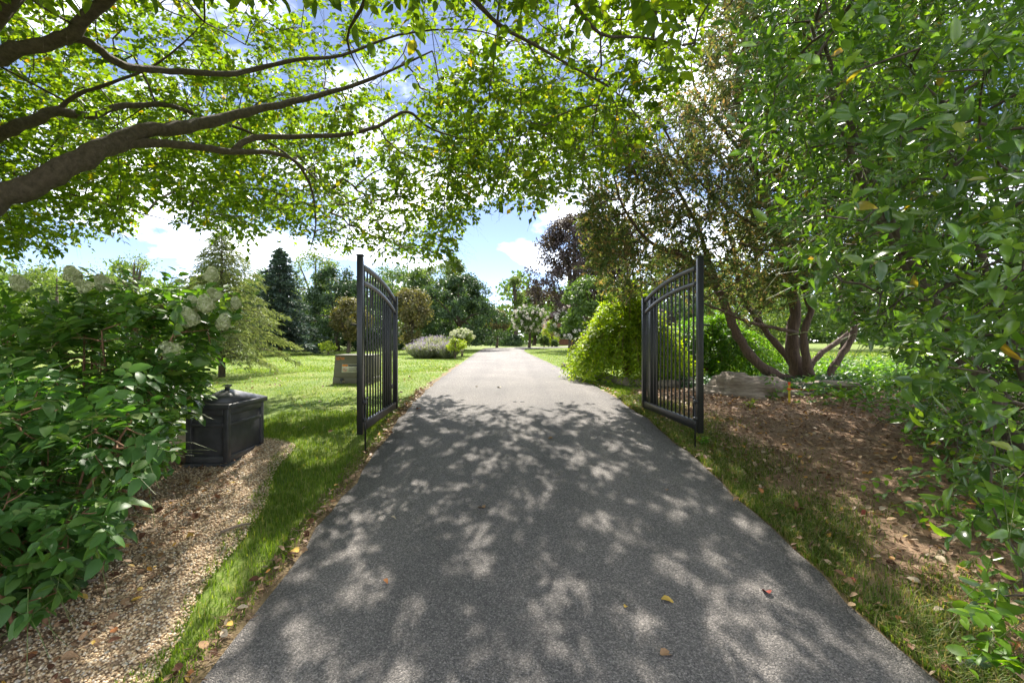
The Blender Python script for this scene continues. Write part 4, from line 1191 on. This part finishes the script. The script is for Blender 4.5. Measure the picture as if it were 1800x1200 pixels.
# timber edging behind the box
for (x0, y0, x1, y1, lab) in ((-3.95, 3.95, -3.14, 4.62, 'weathered landscape timber butting against the black box behind the shrubs'), (-3.5, 3.25, -2.93, 3.62, 'short weathered timber end under the shrub left of the gravel')):
    d = np.array([x1-x0, y1-y0]); Lt = np.linalg.norm(d); d /= Lt; nn = np.array([-d[1], d[0]])
    z = float(gz(x0, y0))
    m = MB().box((0, -.07, 0), (Lt, .07, .15))
    m.xf(lambda a: np.column_stack([x0 + d[0]*a[:, 0] + nn[0]*a[:, 1], y0 + d[1]*a[:, 0] + nn[1]*a[:, 1], np.interp(a[:, 0], [0, Lt], [z, float(gz(x1, y1))]) + a[:, 2] - .02]))
    tag(bevel(m.build('landscape_timber', M['timber']), .008), lab, 'timber', 'timber edging')

# drop-rod sleeves in the drive
for i, (px_, lab) in enumerate(((905, 'left one of two small dark rod sleeves in the driveway'), (918, 'right one of two small dark rod sleeves in the driveway'))):
    x_, y_ = (px_ - 900)/F*7.0, 7.0
    z_ = float(road_z(x_, y_)) + .006
    ring = [(x_ + .03*math.cos(a), y_ + .03*math.sin(a), z_) for a in np.linspace(0, 6.2832, 13)]
    r_ = thing('rod_sleeve', (x_, y_, z_), lab, 'sleeve', 'rod sleeves in the driveway')
    MB().tube(ring, .008, 6).build('rim', M['black'], r_, True)
    MB().tube([(x_, y_, z_ - .02), (x_, y_, z_ + .002)], .024, 10).build('plug', M['label_black'], r_, True)

# ------------------------------------------------------------------ background trees
LOW = []
def crown_pts(c, r, n, rng, nclump=60, spread=.2, lump=.27, inner=.5, ground=False):
    """leaf points gathered in clumps; a crown that starts at the ground is a dome on a short drum"""
    a = rng.uniform(0, 6.28, nclump); k = rng.random(nclump) ** .9
    if ground:
        prof = np.where(k > .35, np.sqrt(np.clip(1 - ((k - .35)/.65) ** 2, 0, 1)), .86 + .14*k/.35)
    else:
        prof = np.sqrt(np.clip(1 - (2*k - 1) ** 2, .04, 1)) ** .8
    ph = rng.uniform(0, 6.28, 3)
    nz = 1 + lump*(np.sin(2*a + ph[0]) + np.sin(3*a + 5*k + ph[1]) + np.sin(9*k + ph[2]))/1.6
    fr = rng.uniform(inner, 1.0, nclump)*nz*prof*(1 - spread*.5)
    cc = np.stack([c[0] + np.cos(a)*fr*r[0], c[1] + np.sin(a)*fr*r[1], c[2] + (2*k - 1)*r[2]*.94], -1)
    i = rng.integers(0, nclump, n)
    off = rdir(n, rng)*(rng.random(n)[:, None] ** .45)*spread*np.mean(r)*1.25*rng.uniform(.6, 1.3, nclump)[i][:, None]
    return cc[i] + off*np.array([1, 1, .8]), cc
def bg_tree(name, px_, ytop, ybot, wpx, d, mat, label, rng, n=9000, leaf=.2, trunk=.0, group=None, nclump=70, spread=.2, bark='bark_d', cat='tree', depth=1.0, taper=0, inner=.5, limbs=6):
    """crown between two image rows at depth d; trunk = share of the height that is bare"""
    x = (px_ - 900)/F*d
    base = gp(x, d)
    zt = EYE + (600 - ytop)/F*d
    zb = max(EYE + (600 - ybot)/F*d, base[2] + .02)
    H = zt - base[2]
    zb = zb + trunk*H
    r = np.array([wpx/F*d/2, wpx/F*d/2*depth, (zt - zb)/2])
    c = np.array([x, d, (zt + zb)/2])
    root = thing(name, base, label, cat, group)
    P_, cc = crown_pts(c, r, n, rng, nclump, spread, inner=inner, ground=(trunk == 0))
    if taper:
        k = np.clip((P_[:, 2] - zb)/(zt - zb), 0, 1)
        P_[:, :2] = c[:2] + (P_[:, :2] - c[:2])*(1.25 - taper*k)[:, None]
        kc = np.clip((cc[:, 2] - zb)/(zt - zb), 0, 1); cc[:, :2] = c[:2] + (cc[:, :2] - c[:2])*(1.25 - taper*kc)[:, None]
    P_[:, 2] = np.maximum(P_[:, 2], gz(P_[:, 0], P_[:, 1]) + .03)
    tr = .035*H + .02
    v, f = tube(*smooth_path([base - [0, 0, .1], base + [0.02*H, 0, (zb - base[2])*.6 + .1], c, c + [0, 0, r[2]*.8]], [tr, tr*.8, tr*.45, tr*.1]), n=7)
    part('trunk', v, f, M[bark], root, True)
    for j in range(limbs):
        e = cc[rng.integers(0, len(cc))]
        s = c*[1, 1, 0] + [0, 0, zb + (c[2] - zb)*rng.uniform(0, .7)]
        v, f = tube(*smooth_path([s, (s + e)/2 + [0, 0, .05*H], e], [tr*.4, tr*.25, tr*.06]), n=5)
        part('limb', v, f, M[bark], root, True)
    outw = unit((P_ - c)/r)
    nrm = unit(outw + .8*rng.normal(size=P_.shape) + [0, 0, .4])
    dl = unit(np.cross(nrm, rdir(len(P_), rng)) + [0, 0, -.35])
    leafy_part(root, P_, dl, nrm, leaf*rng.uniform(.6, 1.25, len(P_)), 1.05, M[mat], 0, T4v, T4f, name='crown')
    return root, cc, c, r
rg = np.random.default_rng(71)
for i, (a, t_, w_, d_, m_, l_) in enumerate(((300, 572, 130, 36, 't_dark', 'low dark bush behind the soft conifer'), (425, 575, 100, 36, 't_mid', 'low green bush between the soft conifer and the spruce'), (535, 570, 110, 35, 't_dark', 'low dark bush at the far lawn edge right of the spruce'), (640, 572, 110, 34, 't_dark', 'low dark bush behind the lawn-side gate bars'), (715, 576, 80, 35, 't_dark', 'low dark bush behind the sage clumps'), (180, 565, 160, 40, 't_mid', 'low green bush behind the hydrangea'), (40, 560, 170, 40, 't_mid', 'low green bush at the far left edge'))):
    LOW.append((a, t_, 612, w_, d_, m_, l_))
BT = 'trees beyond the lawn'
for a_ in LOW:
    bg_tree('low_bush', *a_, rg, 6000, .2, 0, 'low bushes at the far lawn edge', 90, .2, cat='bush', limbs=2)
bg_tree('holly_tree', 806, 480, 606, 128, 32, 't_dark', 'broad dark evergreen holly left of the driveway end', rg, 22000, .17, 0, BT, 170, .15, taper=.32, inner=.6)
bg_tree('evergreen_tree', 590, 468, 612, 125, 33, 't_dark', 'dense dark evergreen behind the gate on the lawn side', rg, 18000, .18, 0, BT, 130, .17, taper=.4)
bg_tree('maple_tree', 470, 476, 605, 150, 46, 't_mid', 'tall green tree rising behind the blue spruce', rg, 9000, .28, .03, BT, 90, .18)
bg_tree('maple_tree', 690, 468, 605, 130, 48, 't_mid', 'tall green tree between the two rusty dogwoods', rg, 9000, .28, .03, BT, 90, .18)
bg_tree('dogwood_tree', 612, 526, 600, 74, 29, 't_rust', 'small rusty brown dogwood just left of the open lawn-side gate', rg, 8000, .15, .06, BT, 36, .3)
bg_tree('dogwood_tree', 722, 508, 606, 66, 29, 't_rust', 'small rusty brown dogwood just right of the open lawn-side gate', rg, 8000, .15, .06, BT, 36, .3)
bg_tree('maple_tree', 655, 490, 600, 120, 42, 't_mid', 'mid green tree seen through the lawn-side gate bars', rg, 9000, .25, .05, BT, 80, .18)
bg_tree('maple_tree', 742, 470, 600, 95, 44, 't_mid', 'mid green tree rising behind the right rusty dogwood', rg, 9000, .25, .1, BT, 80, .18)
bg_tree('maple_tree', 790, 452, 590, 84, 42, 't_light', 'light green loose tree rising behind the dark holly', rg, 7000, .24, .15, BT, 60, .2, inner=.4)
bg_tree('birch_tree', 555, 440, 600, 95, 38, 't_light', 'light green open tree between the blue spruce and the dark evergreen', rg, 5500, .2, .15, BT, 50, .22, inner=.4)
bg_tree('dogwood_tree', 873, 545, 598, 42, 38, 't_rust', 'small rusty tree at the far end of the driveway, right of the holly', rg, 4500, .17, .1, BT, 40, .2)
bg_tree('locust_tree', 905, 484, 585, 46, 46, 't_light', 'slender light tree standing against the sky past the driveway end', rg, 2600, .22, .3, BT, 60, .14, inner=.2, limbs=10)
bg_tree('pine_tree', 938, 505, 600, 55, 50, 't_mid', 'mid green tree behind the white-flowering crape myrtle', rg, 5000, .26, .1, BT, 50, .2)
bg_tree('copper_tree', 1010, 376, 585, 165, 31, 't_purple', 'large dark purple-leaved tree right of the driveway end', rg, 22000, .19, .06, BT, 170, .15, inner=.35)
bg_tree('copper_tree', 1075, 372, 560, 110, 33, 't_purple', 'second dark purple-leaved tree, half behind the juniper', rg, 9000, .2, .1, BT, 80, .18, inner=.45)
bg_tree('hemlock_tree', 1045, 488, 600, 120, 20, 't_mid', 'green feathery tree between the purple tree and the lime shrub', rg, 9000, .15, .05, BT, 80, .17)
bg_tree('evergreen_tree', 470, 560, 614, 130, 36, 't_dark', 'low dark evergreen mass under the blue spruce', rg, 9000, .2, 0, BT, 80, .18)
bg_tree('evergreen_tree', 330, 520, 614, 190, 38, 't_mid', 'green tree mass behind the soft conifer', rg, 9000, .24, 0, BT, 80, .18)
bg_tree('thin_tree', 235, 450, 600, 130, 34, 't_light', 'thin airy tree against the sky behind the hydrangea', rg, 1800, .17, .2, BT, 40, .25, inner=.3, limbs=14)
bg_tree('thin_tree', 100, 470, 612, 170, 40, 't_light', 'pale distant tree at the far left behind the hydrangea', rg, 4500, .24, .1, BT, 60, .2)
bg_tree('thin_tree', -40, 450, 612, 200, 40, 't_mid', 'distant green tree at the left picture edge', rg, 5000, .26, .05, BT, 60, .2)
bg_tree('hedge_bush', 895, 588, 610, 60, 44, 't_dark', 'low dark clipped hedge at the end of the driveway', rg, 5000, .16, 0, None, 60, .2, cat='hedge', limbs=2)
bg_tree('hedge_bush', 840, 590, 611, 60, 46, 't_dark', 'low dark hedge behind the holly foot', rg, 4000, .18, 0, None, 60, .2, cat='hedge', limbs=2)
bg_tree('round_bush', 956, 590, 607, 22, 38, 't_mid', 'round green bush right of the crape myrtle trunk', rg, 2500, .12, 0, None, 40, .22, cat='bush', limbs=2)
bg_tree('round_bush', 975, 597, 607, 16, 38, 't_mid', 'smaller round bush before the brick house', rg, 1800, .11, 0, None, 40, .22, cat='bush', limbs=2)
bg_tree('yellow_bush', 970, 563, 602, 30, 40, 't_yellow', 'yellow green bush before the brick house', rg, 2600, .14, 0, None, 40, .22, cat='bush', limbs=2)
bg_tree('weed_clump', 577, 600, 615, 28, 27, 't_yellow', 'yellow green weed clump at the far lawn edge under the evergreens', rg, 700, .12, 0, None, 24, .25, cat='weeds', limbs=2)
# right hand background behind the juniper
for i, (a, t_, b_, w_, d_, m_, l_) in enumerate((
    (1180, 430, 610, 170, 30, 't_mid', 'green tree behind the right gate and the juniper'),
    (1330, 380, 612, 200, 34, 't_light', 'light green tree seen through the juniper branches'),
    (1480, 400, 612, 190, 30, 't_mid', 'green tree behind the juniper, above the bright field'),
    (1640, 380, 612, 210, 32, 't_light', 'light green tree behind the laurel, past the field'),
    (1800, 360, 612, 230, 30, 't_mid', 'green tree behind the laurel at the right edge'))):
    bg_tree('field_tree', a, t_, b_, w_, d_, m_, l_, rg, 8000, .24, .04, 'trees behind the field', 80, .18)
# crape myrtle with white flowers
cm, cc, c_, r_ = bg_tree('crape_myrtle_tree', 930, 540, 592, 64, 36, 't_mid', 'crape myrtle covered in white blossom beside the far driveway', rg, 7000, .14, .12, None, 70, .2, bark='bark')
for i in range(64):
    d_ = rdir(1, rg)[0]; d_[1] = -abs(d_[1]); 
    flower_head(c_ + d_*r_*rg.uniform(.9, 1.12), .24, .28, M['whiteflower'], '', rg, (d_[0], d_[1], .8), 22, root=cm, fs=.085, name='blossom')
cm2, cc, c_, r_ = bg_tree('crape_myrtle_tree', 1000, 545, 600, 58, 30, 't_mid', 'second crape myrtle with pinkish white blossom by the brick house', rg, 6000, .14, .05, None, 60, .2, bark='bark')
for i in range(40):
    d_ = rdir(1, rg)[0]; d_[1] = -abs(d_[1])
    flower_head(c_ + d_*r_*rg.uniform(.9, 1.1), .26, .3, M['whiteflower'], '', rg, (d_[0], d_[1], .8), 22, root=cm2, fs=.09, name='blossom')
# distant wood that closes the view
wr = np.random.default_rng(81)
Vp = []
for a in np.linspace(-75, 75, 130):
    an = math.radians(a); d_ = wr.uniform(60, 80); h_ = wr.uniform(5.0, 9.5); w_ = wr.uniform(2.5, 4)
    c_ = np.array([math.sin(an)*d_, math.cos(an)*d_, 0]); c_[2] = float(gz(c_[0], c_[1])) + h_*.5
    P_, _ = crown_pts(c_, np.array([w_, w_, h_*.55]), 450, wr, 26, .3, ground=True)
    Vp.append(P_)
P_ = np.concatenate(Vp); P_[:, 2] = np.maximum(P_[:, 2], gz(P_[:, 0], P_[:, 1]))
v, f = leaf_mesh(P_, rdir(len(P_), wr), unit(wr.normal(size=P_.shape) + [0, -.8, .3]), .8*wr.uniform(.6, 1.3, len(P_)), 1.2, T4v, T4f)
o = part('distant_wood', v, f, M['t_mid'], None, False, 'stuff'); o['label'] = 'distant green wood closing the view behind the gardens'; o['category'] = 'wood'

# blue spruce
def spruce(px_, ytop, d, wpx, label, rng, mat, nb=150, up=.12, droop=.12, leaf=.11, dens=42, name='spruce_tree', weep=False, group=None, base_bare=.06, wid=.35):
    x = (px_ - 900)/F*d; base = gp(x, d)
    H = EYE + (600 - ytop)/F*d - base[2]; Rm = wpx/F*d/2
    root = thing(name, base, label, 'tree', group)
    v, f = tube([base - [0, 0, .1], base + [0, 0, H*.5], base + [0, 0, H*.97]], [H*.018 + .02, H*.012, .008], 8); part('trunk', v, f, M['bark_d'], root, True)
    V, Fq, off = [], [], 0; pos, dr, nr = [], [], []
    for i in range(nb):
        t = base_bare + (1 - base_bare)*(i + rng.random())/nb
        a = i*2.4 + rng.normal()*.2
        Lb = Rm*(1 - t) ** .8*rng.uniform(.5, 1.2) + .1
        u = np.array([math.cos(a), math.sin(a), 0])
        s = np.linspace(0, 1, 8)
        P_ = base + [0, 0, t*H*.97] + u*Lb*s[:, None] + np.array([0, 0, 1])*((up*s - (droop + .1*rng.random())*s**2)*Lb*2)[:, None]
        v, f = tube(P_[::2], np.linspace(.012 + .006*Lb, .004, 4), 4, cap=False); V.append(v); Fq.append(np.array(f) + off); off += len(v)
        m = int(dens*Lb + 12)
        k = rng.random(m) ** .7
        C_ = np.stack([np.interp(k, s, P_[:, j]) for j in range(3)], -1)
        side = np.cross(u, [0, 0, 1.]); sg = rng.choice([-1, 1], m)[:, None]
        sw = (.32*Lb*(1 - k)*(.3 + k) + .06)[:, None]
        lat = rng.random(m)[:, None]
        C_ = C_ + side*sg*lat*sw + rng.normal(size=(m, 3))*.03
        if weep: C_[:, 2] -= lat[:, 0]*sw[:, 0]*.6
        dd = unit(u*.8 + side*sg*.6 + rng.normal(size=(m, 3))*.35 + [0, 0, -.6 if weep else .1])
        pos.append(C_); dr.append(dd); nr.append(unit(np.array([0, 0, 1.]) + rng.normal(size=(m, 3))*.5))
    part('limbs', np.concatenate(V), np.concatenate(Fq), M['bark_d'], root, False, 'stuff')
    pos, dr, nr = map(np.concatenate, (pos, dr, nr))
    leafy_part(root, pos, dr, nr, leaf*rng.uniform(.6, 1.3, len(pos)), wid*2, M[mat], 0, T4v, T4f, name='needles')
    print(name, len(pos))
spruce(492, 432, 27, 150, 'blue grey spruce standing before the dark evergreens', rg, 'spruce', 190, .1, .12, .20, 60, group=None, wid=.5)
spruce(390, 398, 12.2, 290, 'soft feathery conifer on the lawn left of the gate', rg, 'deodar', 130, .16, .20, .13, 150, 'soft_conifer', True, base_bare=.12, wid=.14)

# Russian sage, small hydrangea and grasses by the far lawn edge
def sage(px_, d, w, h, label, rng, n=900):
    base = gp((px_ - 900)/F*d, d)
    root = thing('sage_plant', base, label, 'plant', 'silver sage plants by the holly')
    a = rng.uniform(0, 6.28, n); k = rng.random(n) ** .6
    st = base + np.stack([np.cos(a)*k*w*.25, np.sin(a)*k*w*.25, np.zeros(n)], -1)
    dd = unit(np.stack([np.cos(a)*k*.9, np.sin(a)*k*.9, np.ones(n)], -1) + rng.normal(size=(n, 3))*.12)
    Lh = h*rng.uniform(.6, 1.05, n)
    v, f = leaf_mesh(st, dd, unit(rng.normal(size=(n, 3))), Lh, .06, T4v, T4f)
    part('stems', v, f, M['sage'], root, False, 'stuff')
    lp = st + dd*(Lh*rng.uniform(.3, .95, n))[:, None]
    lp = np.repeat(lp, 4, 0) + rng.normal(size=(n*4, 3))*.05
    v, f = leaf_mesh(lp, rdir(len(lp), rng) + [0, 0, .8], rdir(len(lp), rng), .09, .5, T4v, T4f)
    part('foliage', v, f, M['sage'], root, False, 'stuff')
    k = rng.random(n) < .45
    tp = np.repeat(st[k] + dd[k]*Lh[k][:, None]*.92, 6, 0) + rng.normal(size=(k.sum()*6, 3))*.035
    v, f = leaf_mesh(tp, rdir(len(tp), rng) + [0, 0, 1.2], rdir(len(tp), rng), .06, .6, T4v, T4f)
    part('flowers', v, f, M['lav'], root, False, 'stuff')
sage(742, 21, 1.3, .75, 'leftmost silvery sage clump left of the cream hydrangea', rg)
sage(765, 22, 1.4, 1.05, 'tallest lavender-tipped sage clump, middle of the group', rg)
sage(787, 21, 1.0, .75, 'sage clump touching the cream hydrangea', rg, 600)
h2, cc, c_, r_ = bg_tree('small_hydrangea', 812, 578, 606, 40, 23, 't_light', 'small hydrangea covered in cream heads before the holly', rg, 3000, .10, 0, None, 50, .25, cat='shrub', limbs=2)
for i in range(60):
    d_ = rdir(1, rg)[0]; d_[1] = -abs(d_[1]); d_[2] = abs(d_[2])*.9 - .1
    flower_head(c_ + d_*r_*1.05, .17, .17, M['flower'], '', rg, (d_[0], d_[1], .6), 24, root=h2, fs=.06, name='flower_head')
bg_tree('grass_clump', 800, 596, 614, 44, 20.5, 't_yellow', 'yellowish low clump at the foot of the cream hydrangea', rg, 1500, .10, 0, None, 40, .25, cat='plant', limbs=2)

# ------------------------------------------------------------------ brick house
hx0, hx1, hy, hd = 3.6, 17.0, 47.0, 8.0
zb = float(gz(6, hy)) - .1; zt = zb + 2.9
hs = thing('house', ((hx0+hx1)/2, hy, zb), 'red brick house with white windows half hidden behind the trees', 'house')
MB().box((hx0, hy, zb), (hx1, hy+hd, zt)).build('wall', M['brick'], hs)
yc = hy + hd/2
MB().add([(hx0-.4, hy-.4, zt+.002), (hx1+.4, hy-.4, zt+.002), (hx1+.4, hy+hd+.4, zt+.002), (hx0-.4, hy+hd+.4, zt+.002), (hx0+2.5, yc, zt+1.7), (hx1-2.5, yc, zt+1.7)],
         [(0,1,5,4),(2,3,4,5),(1,2,5),(3,0,4),(3,2,1,0)]).build('roof', M['roof'], hs)
for wx in (4.9, 8.0, 11.0, 14.0):
    w_ = MB().box((wx, hy-.05, zb+.7), (wx+1.1, hy-.002, zb+2.1)).build('window', M['white'], hs)
    for a in (0, 1):
        for b in (0, 1):
            MB().box((wx+.08+a*.49, hy-.06, zb+.78+b*.64), (wx+.53+a*.49, hy-.051, zb+1.36+b*.64)).build('pane', M['glass'], w_)

# ------------------------------------------------------------------ ivy, ground cover, litter
rg = np.random.default_rng(91)
def cover(name, x, y, h, leaf, mat, label, cat, wid=1.2, per=5):
    n = len(x); Q = np.stack([x, y, gz(x, y) + h*rg.random(n)], -1)
    Q = np.repeat(Q, per, 0) + rg.normal(size=(n*per, 3))*np.array([.05, .05, .02]); Q[:, 2] = np.maximum(Q[:, 2], gz(Q[:, 0], Q[:, 1]) + .02)
    nr = unit(rg.normal(size=Q.shape)*.45 + [0, -.25, 1]); d = unit(np.cross(nr, rdir(len(Q), rg)))
    v, f = leaf_mesh(Q, d, nr, leaf*rg.uniform(.6, 1.2, len(Q)), wid, T6v, T6f)
    o = part(name, v, f, mat, None, False, 'stuff'); o['label'] = label; o['category'] = cat
n = 1500; x = rg.uniform(3.2, 7.0, n); y = rg.uniform(7.6, 9.6, n)
k = (((x - 4.1)/.7) ** 2 + ((y - 7.75)/.5) ** 2 > 1.0) & (y > 7.7 + .5*np.sin(x*2.4))
cover('ivy', x[k], y[k], .14, .075, M['ivy'], 'dark ivy creeping around the stones at the juniper foot', 'ivy')
n = 3000; x = rg.uniform(5.4, 14, n); y = rg.uniform(7.6, 13, n); k = (x > 5.9 + .25*np.sin(y*3)) & (x < y*1.15)
cover('ground_cover', x[k], y[k], .32, .085, M['cover'], 'bright green ground cover right of the juniper trunk', 'ground cover', 1.1)
n = 800; x = rg.uniform(3.6, 7.5, n); y = rg.uniform(4.2, 7.6, n); k = (x > 4.35 + .35*np.sin(y*2.2) - .25*(y - 6)) & (rg.random(n) < .8)
cover('low_weeds', x[k], y[k], .35, .085, M['cover'], 'low leafy weeds between the laurel and the mulch', 'weeds', 1.0, 6)
n = 420; x = rg.uniform(2.9, 6, n); y = rg.uniform(2.3, 4.8, n); k = (x > .92*y + .25*np.sin(y*5)) & (x < 1.25*y + .5)
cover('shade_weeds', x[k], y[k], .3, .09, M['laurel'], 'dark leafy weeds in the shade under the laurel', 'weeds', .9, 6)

# shredded mulch, fallen leaves
n = 30000; y = 1.2 + 7.2*rg.random(n); x = mul_l(y) - .15 + (5.2)*rg.random(n) ** 1.2
yv = 1.4 + 7*rg.random(2600); xv = road_l(yv) - .01 - .16*rg.random(2600)
x = np.concatenate([x, xv]); y = np.concatenate([y, yv]); n = len(x)
Q = np.stack([x, y, gz(x, y) + .018 + .014*rg.random(n)], -1)
nr = unit(rg.normal(size=Q.shape)*.35 + [0, 0, 1]); d = unit(np.cross(nr, rdir(n, rg)))
v, f = leaf_mesh(Q, d, nr, rg.uniform(.02, .07, n), .2, T4v, T4f)
o = part('mulch', v, f, M['mulch'], None, False, 'stuff'); o['label'] = 'brown shredded mulch of the bed right of the driveway'; o['category'] = 'mulch'
n = 9000; y = 1.2 + 7.2*rg.random(n); x = mul_l(y) + 5.2*rg.random(n) - .25*rg.random(n)
n2 = 700; yl = 1.6 + 3.4*rg.random(n2); xl = grav_r(yl) - .25 - .9*rg.random(n2)
n3 = 260; y3 = 5 + 9*rg.random(n3); x3 = road_l(y3) - .05 - 5*rg.random(n3) ** 1.5
n4 = 260; y4 = 1.6 + 8*rg.random(n4); x4 = road_l(y4) - .02 - .12*rg.random(n4)
n5 = 300; y5 = 1.6 + 8*rg.random(n5); x5 = road_r(y5) + .02 + .16*rg.random(n5)
grp = np.concatenate([np.zeros(n), np.ones(n2), np.full(n3, 2), np.full(n4, 3), np.full(n5, 4)])
x = np.concatenate([x, xl, x3, x4, x5]); y = np.concatenate([y, yl, y3, y4, y5]); n = len(x)
Q = np.stack([x, y, gz(x, y) + .03 + .02*rg.random(n) + .03*(grp == 2)], -1)
nr = unit(rg.normal(size=Q.shape)*.4 + [0, 0, 1]); d = unit(np.cross(nr, rdir(n, rg)))
s = rg.uniform(.03, .068, n)
m = pick_big(Q, nr, s, 110)
v, f = leaf_mesh(Q[~m], d[~m], nr[~m], s[~m], 1.05, T6v, T6f)
o = part('leaf_litter', v, f, M['litter'], None, False, 'stuff'); o['label'] = 'scattered dry fallen leaves on the beds and lawn edges'; o['category'] = 'leaf litter'
ZONE = ['on the mulch bed', 'on the pea gravel', 'in the lawn grass', 'along the lawn-side driveway edge', 'along the mulch-side driveway edge']
MARKS = [
    [(2.3, 5.6, 'beside the gate'), (3.8, 7.1, 'below the boulder'), (4.4, 6.6, 'right of the yellow stake'), (2.4, 3.6, 'near its grassy edge'), (3.3, 4.4, 'in the middle of the bed'), (3.6, 3.2, 'under the laurel'), (2.4, 2.3, 'in the lower right of the picture')],
    [(-2.6, 4.4, 'at the foot of the black box'), (-2.1, 4.2, 'between the black box and the grass'), (-1.9, 3.2, 'beside the dead stick'), (-2.6, 3.3, 'under the middle shrub'), (-2.3, 2.6, 'under the front shrub'), (-1.8, 2.2, 'near the bottom of the picture')],
    [(-2.5, 6.5, 'near the gate'), (-3.2, 9, 'near the utility cabinet'), (-5, 10, 'towards the soft conifer'), (-2, 11, 'near the far driveway')],
    [(-1.4, 1.9, 'at the bottom of the picture'), (-1.45, 2.8, 'opposite the front shrub'), (-1.5, 3.9, 'just before the gate'), (-1.6, 5.6, 'under the gate'), (-1.7, 8, 'beyond the gate')],
    [(1.9, 1.9, 'at the bottom of the picture'), (1.9, 2.8, 'in the lower right'), (1.85, 3.9, 'just before the gate'), (1.8, 5.6, 'under the gate'), (1.7, 8, 'beyond the gate')]]
LCOL = {'dark brown': (.10, .045, .025), 'tan': (.32, .20, .11), 'pale beige': (.46, .38, .27), 'rust orange': (.38, .16, .06), 'golden yellow': (.48, .33, .08), 'red': (.32, .08, .06)}
lm = {}
for nm_, c_ in LCOL.items():
    c2 = tuple(a*.6 for a in c_)
    mt = soil_mat('dry_leaf_' + nm_.replace(' ', '_'), [c2, c_, c_], scale=40, fine=200, bump=.3)
    for q_ in range(3):
        tv = TBv.copy(); tv[:, 2] += .5*q_*.3*(np.abs(tv[:, 0])*1.2) - .08*q_*tv[:, 1] ** 2; tv[:, 0] *= 1.05
        lm[nm_, q_] = make_mesh('fallen_leaf', tv, TBf, mt, True)
def leaf_obj(me, p, d_, n_, s_, label, group):
    x_, y_, z_ = leaf_frames(np.array([d_]), np.array([n_]))
    o = bpy.data.objects.new('fallen_leaf', me); COL.objects.link(o)
    Mx = Matrix.Identity(4)
    for r_ in range(3):
        Mx[r_][0] = x_[0, r_]*s_; Mx[r_][1] = y_[0, r_]*s_; Mx[r_][2] = z_[0, r_]*s_; Mx[r_][3] = p[r_]
    o.matrix_basis = Mx
    return tag(o, label, 'leaf', group)
names_ = list(LCOL)
for i in np.where(m)[0]:
    g_ = int(grp[i]); c_ = names_[int(rg.choice(6, p=[.25, .37, .24, .07, .05, .02]))]
    near = min(MARKS[g_], key=lambda q_: (q_[0] - Q[i, 0])**2 + (q_[1] - Q[i, 1])**2)[2]
    leaf_obj(lm[c_, i % 3], Q[i], d[i], nr[i], s[i], c_ + ' fallen leaf ' + ZONE[g_] + ' ' + near, c_ + ' fallen leaves ' + ZONE[g_] + ' ' + near)
ROADL = [(852,893,'.08','small tan leaf on the shaded middle of the driveway'),(1162,1053,'.07','pale yellow folded leaf in a sun patch on the driveway'),(1352,1043,'.07','reddish fallen leaf near the right side of the driveway'),(1161,1151,'.07','tan curled leaf nearest the bottom of the driveway'),(675,1018,'.04','tiny orange leaf left of the driveway middle'),(687,908,'.04','tiny pale leaf near the left driveway edge'),(1098,1068,'.035','tiny pale fleck of leaf left of the yellow folded leaf'),(1172,862,'.05','small leaf on the right half of the shaded driveway'),(738,718,'.09','orange leaf on the left driveway edge beside the gate'),(838,679,'.08','small pale leaf on the sunlit driveway left of the middle'),(880,681,'.10','larger pale leaf on the sunlit driveway'),(972,770,'.07','small leaf on the driveway at the shadow edge'),(525,970,'.09','yellow leaf on the verge by the left driveway edge'),(1300,875,'.06','small tan leaf by the right driveway edge')]
for px_, py_, s_, lab in ROADL:
    dd = np.linspace(1.8, 14, 3000)
    xx = (px_ - 900)/F*dd
    e_ = np.abs(EYE + (600 - py_)/F*dd - (road_z(xx, dd) + .012)); j = int(np.argmin(e_))
    p_ = np.array([xx[j], dd[j], float(road_z(xx[j], dd[j])) + .014])
    c_ = 'red' if 'red' in lab else 'golden yellow' if 'yellow' in lab else 'rust orange' if 'orange' in lab else 'pale beige' if 'pale' in lab else 'tan'
    leaf_obj(lm[c_, 2], p_, rdir(1, rg)[0]*[1, 1, .05], np.array([.1, -.1, 1.]), float(s_), lab, 'leaves on the driveway')
# sticks on the gravel
for (a, b, r_, lab) in ((gp(-2.0, 3.2), gp(-1.86, 3.32), .010, 'short dead stick lying across the pea gravel'), (gp(-2.75, 2.72), gp(-2.50, 2.80), .022, 'thick grey dead branch end under the front shrub'), (gp(-2.72, 2.55), gp(-2.42, 2.72), .011, 'thin dead twig under the front shrub')):
    pp, rr = smooth_path([a + [0, 0, .03], (a + b)/2 + [.02, 0, .045], b + [0, 0, .03]], [r_, r_, r_*.6])
    v, f = tube(pp, rr, 7); tag(part('dead_stick', v, f, M['stick'], None, True), lab, 'stick', 'dead sticks on the gravel')
print('objects', len(bpy.data.objects), 'tris', sum(len(o.data.loops) - 2*len(o.data.polygons) for o in bpy.data.objects if o.type == 'MESH'))
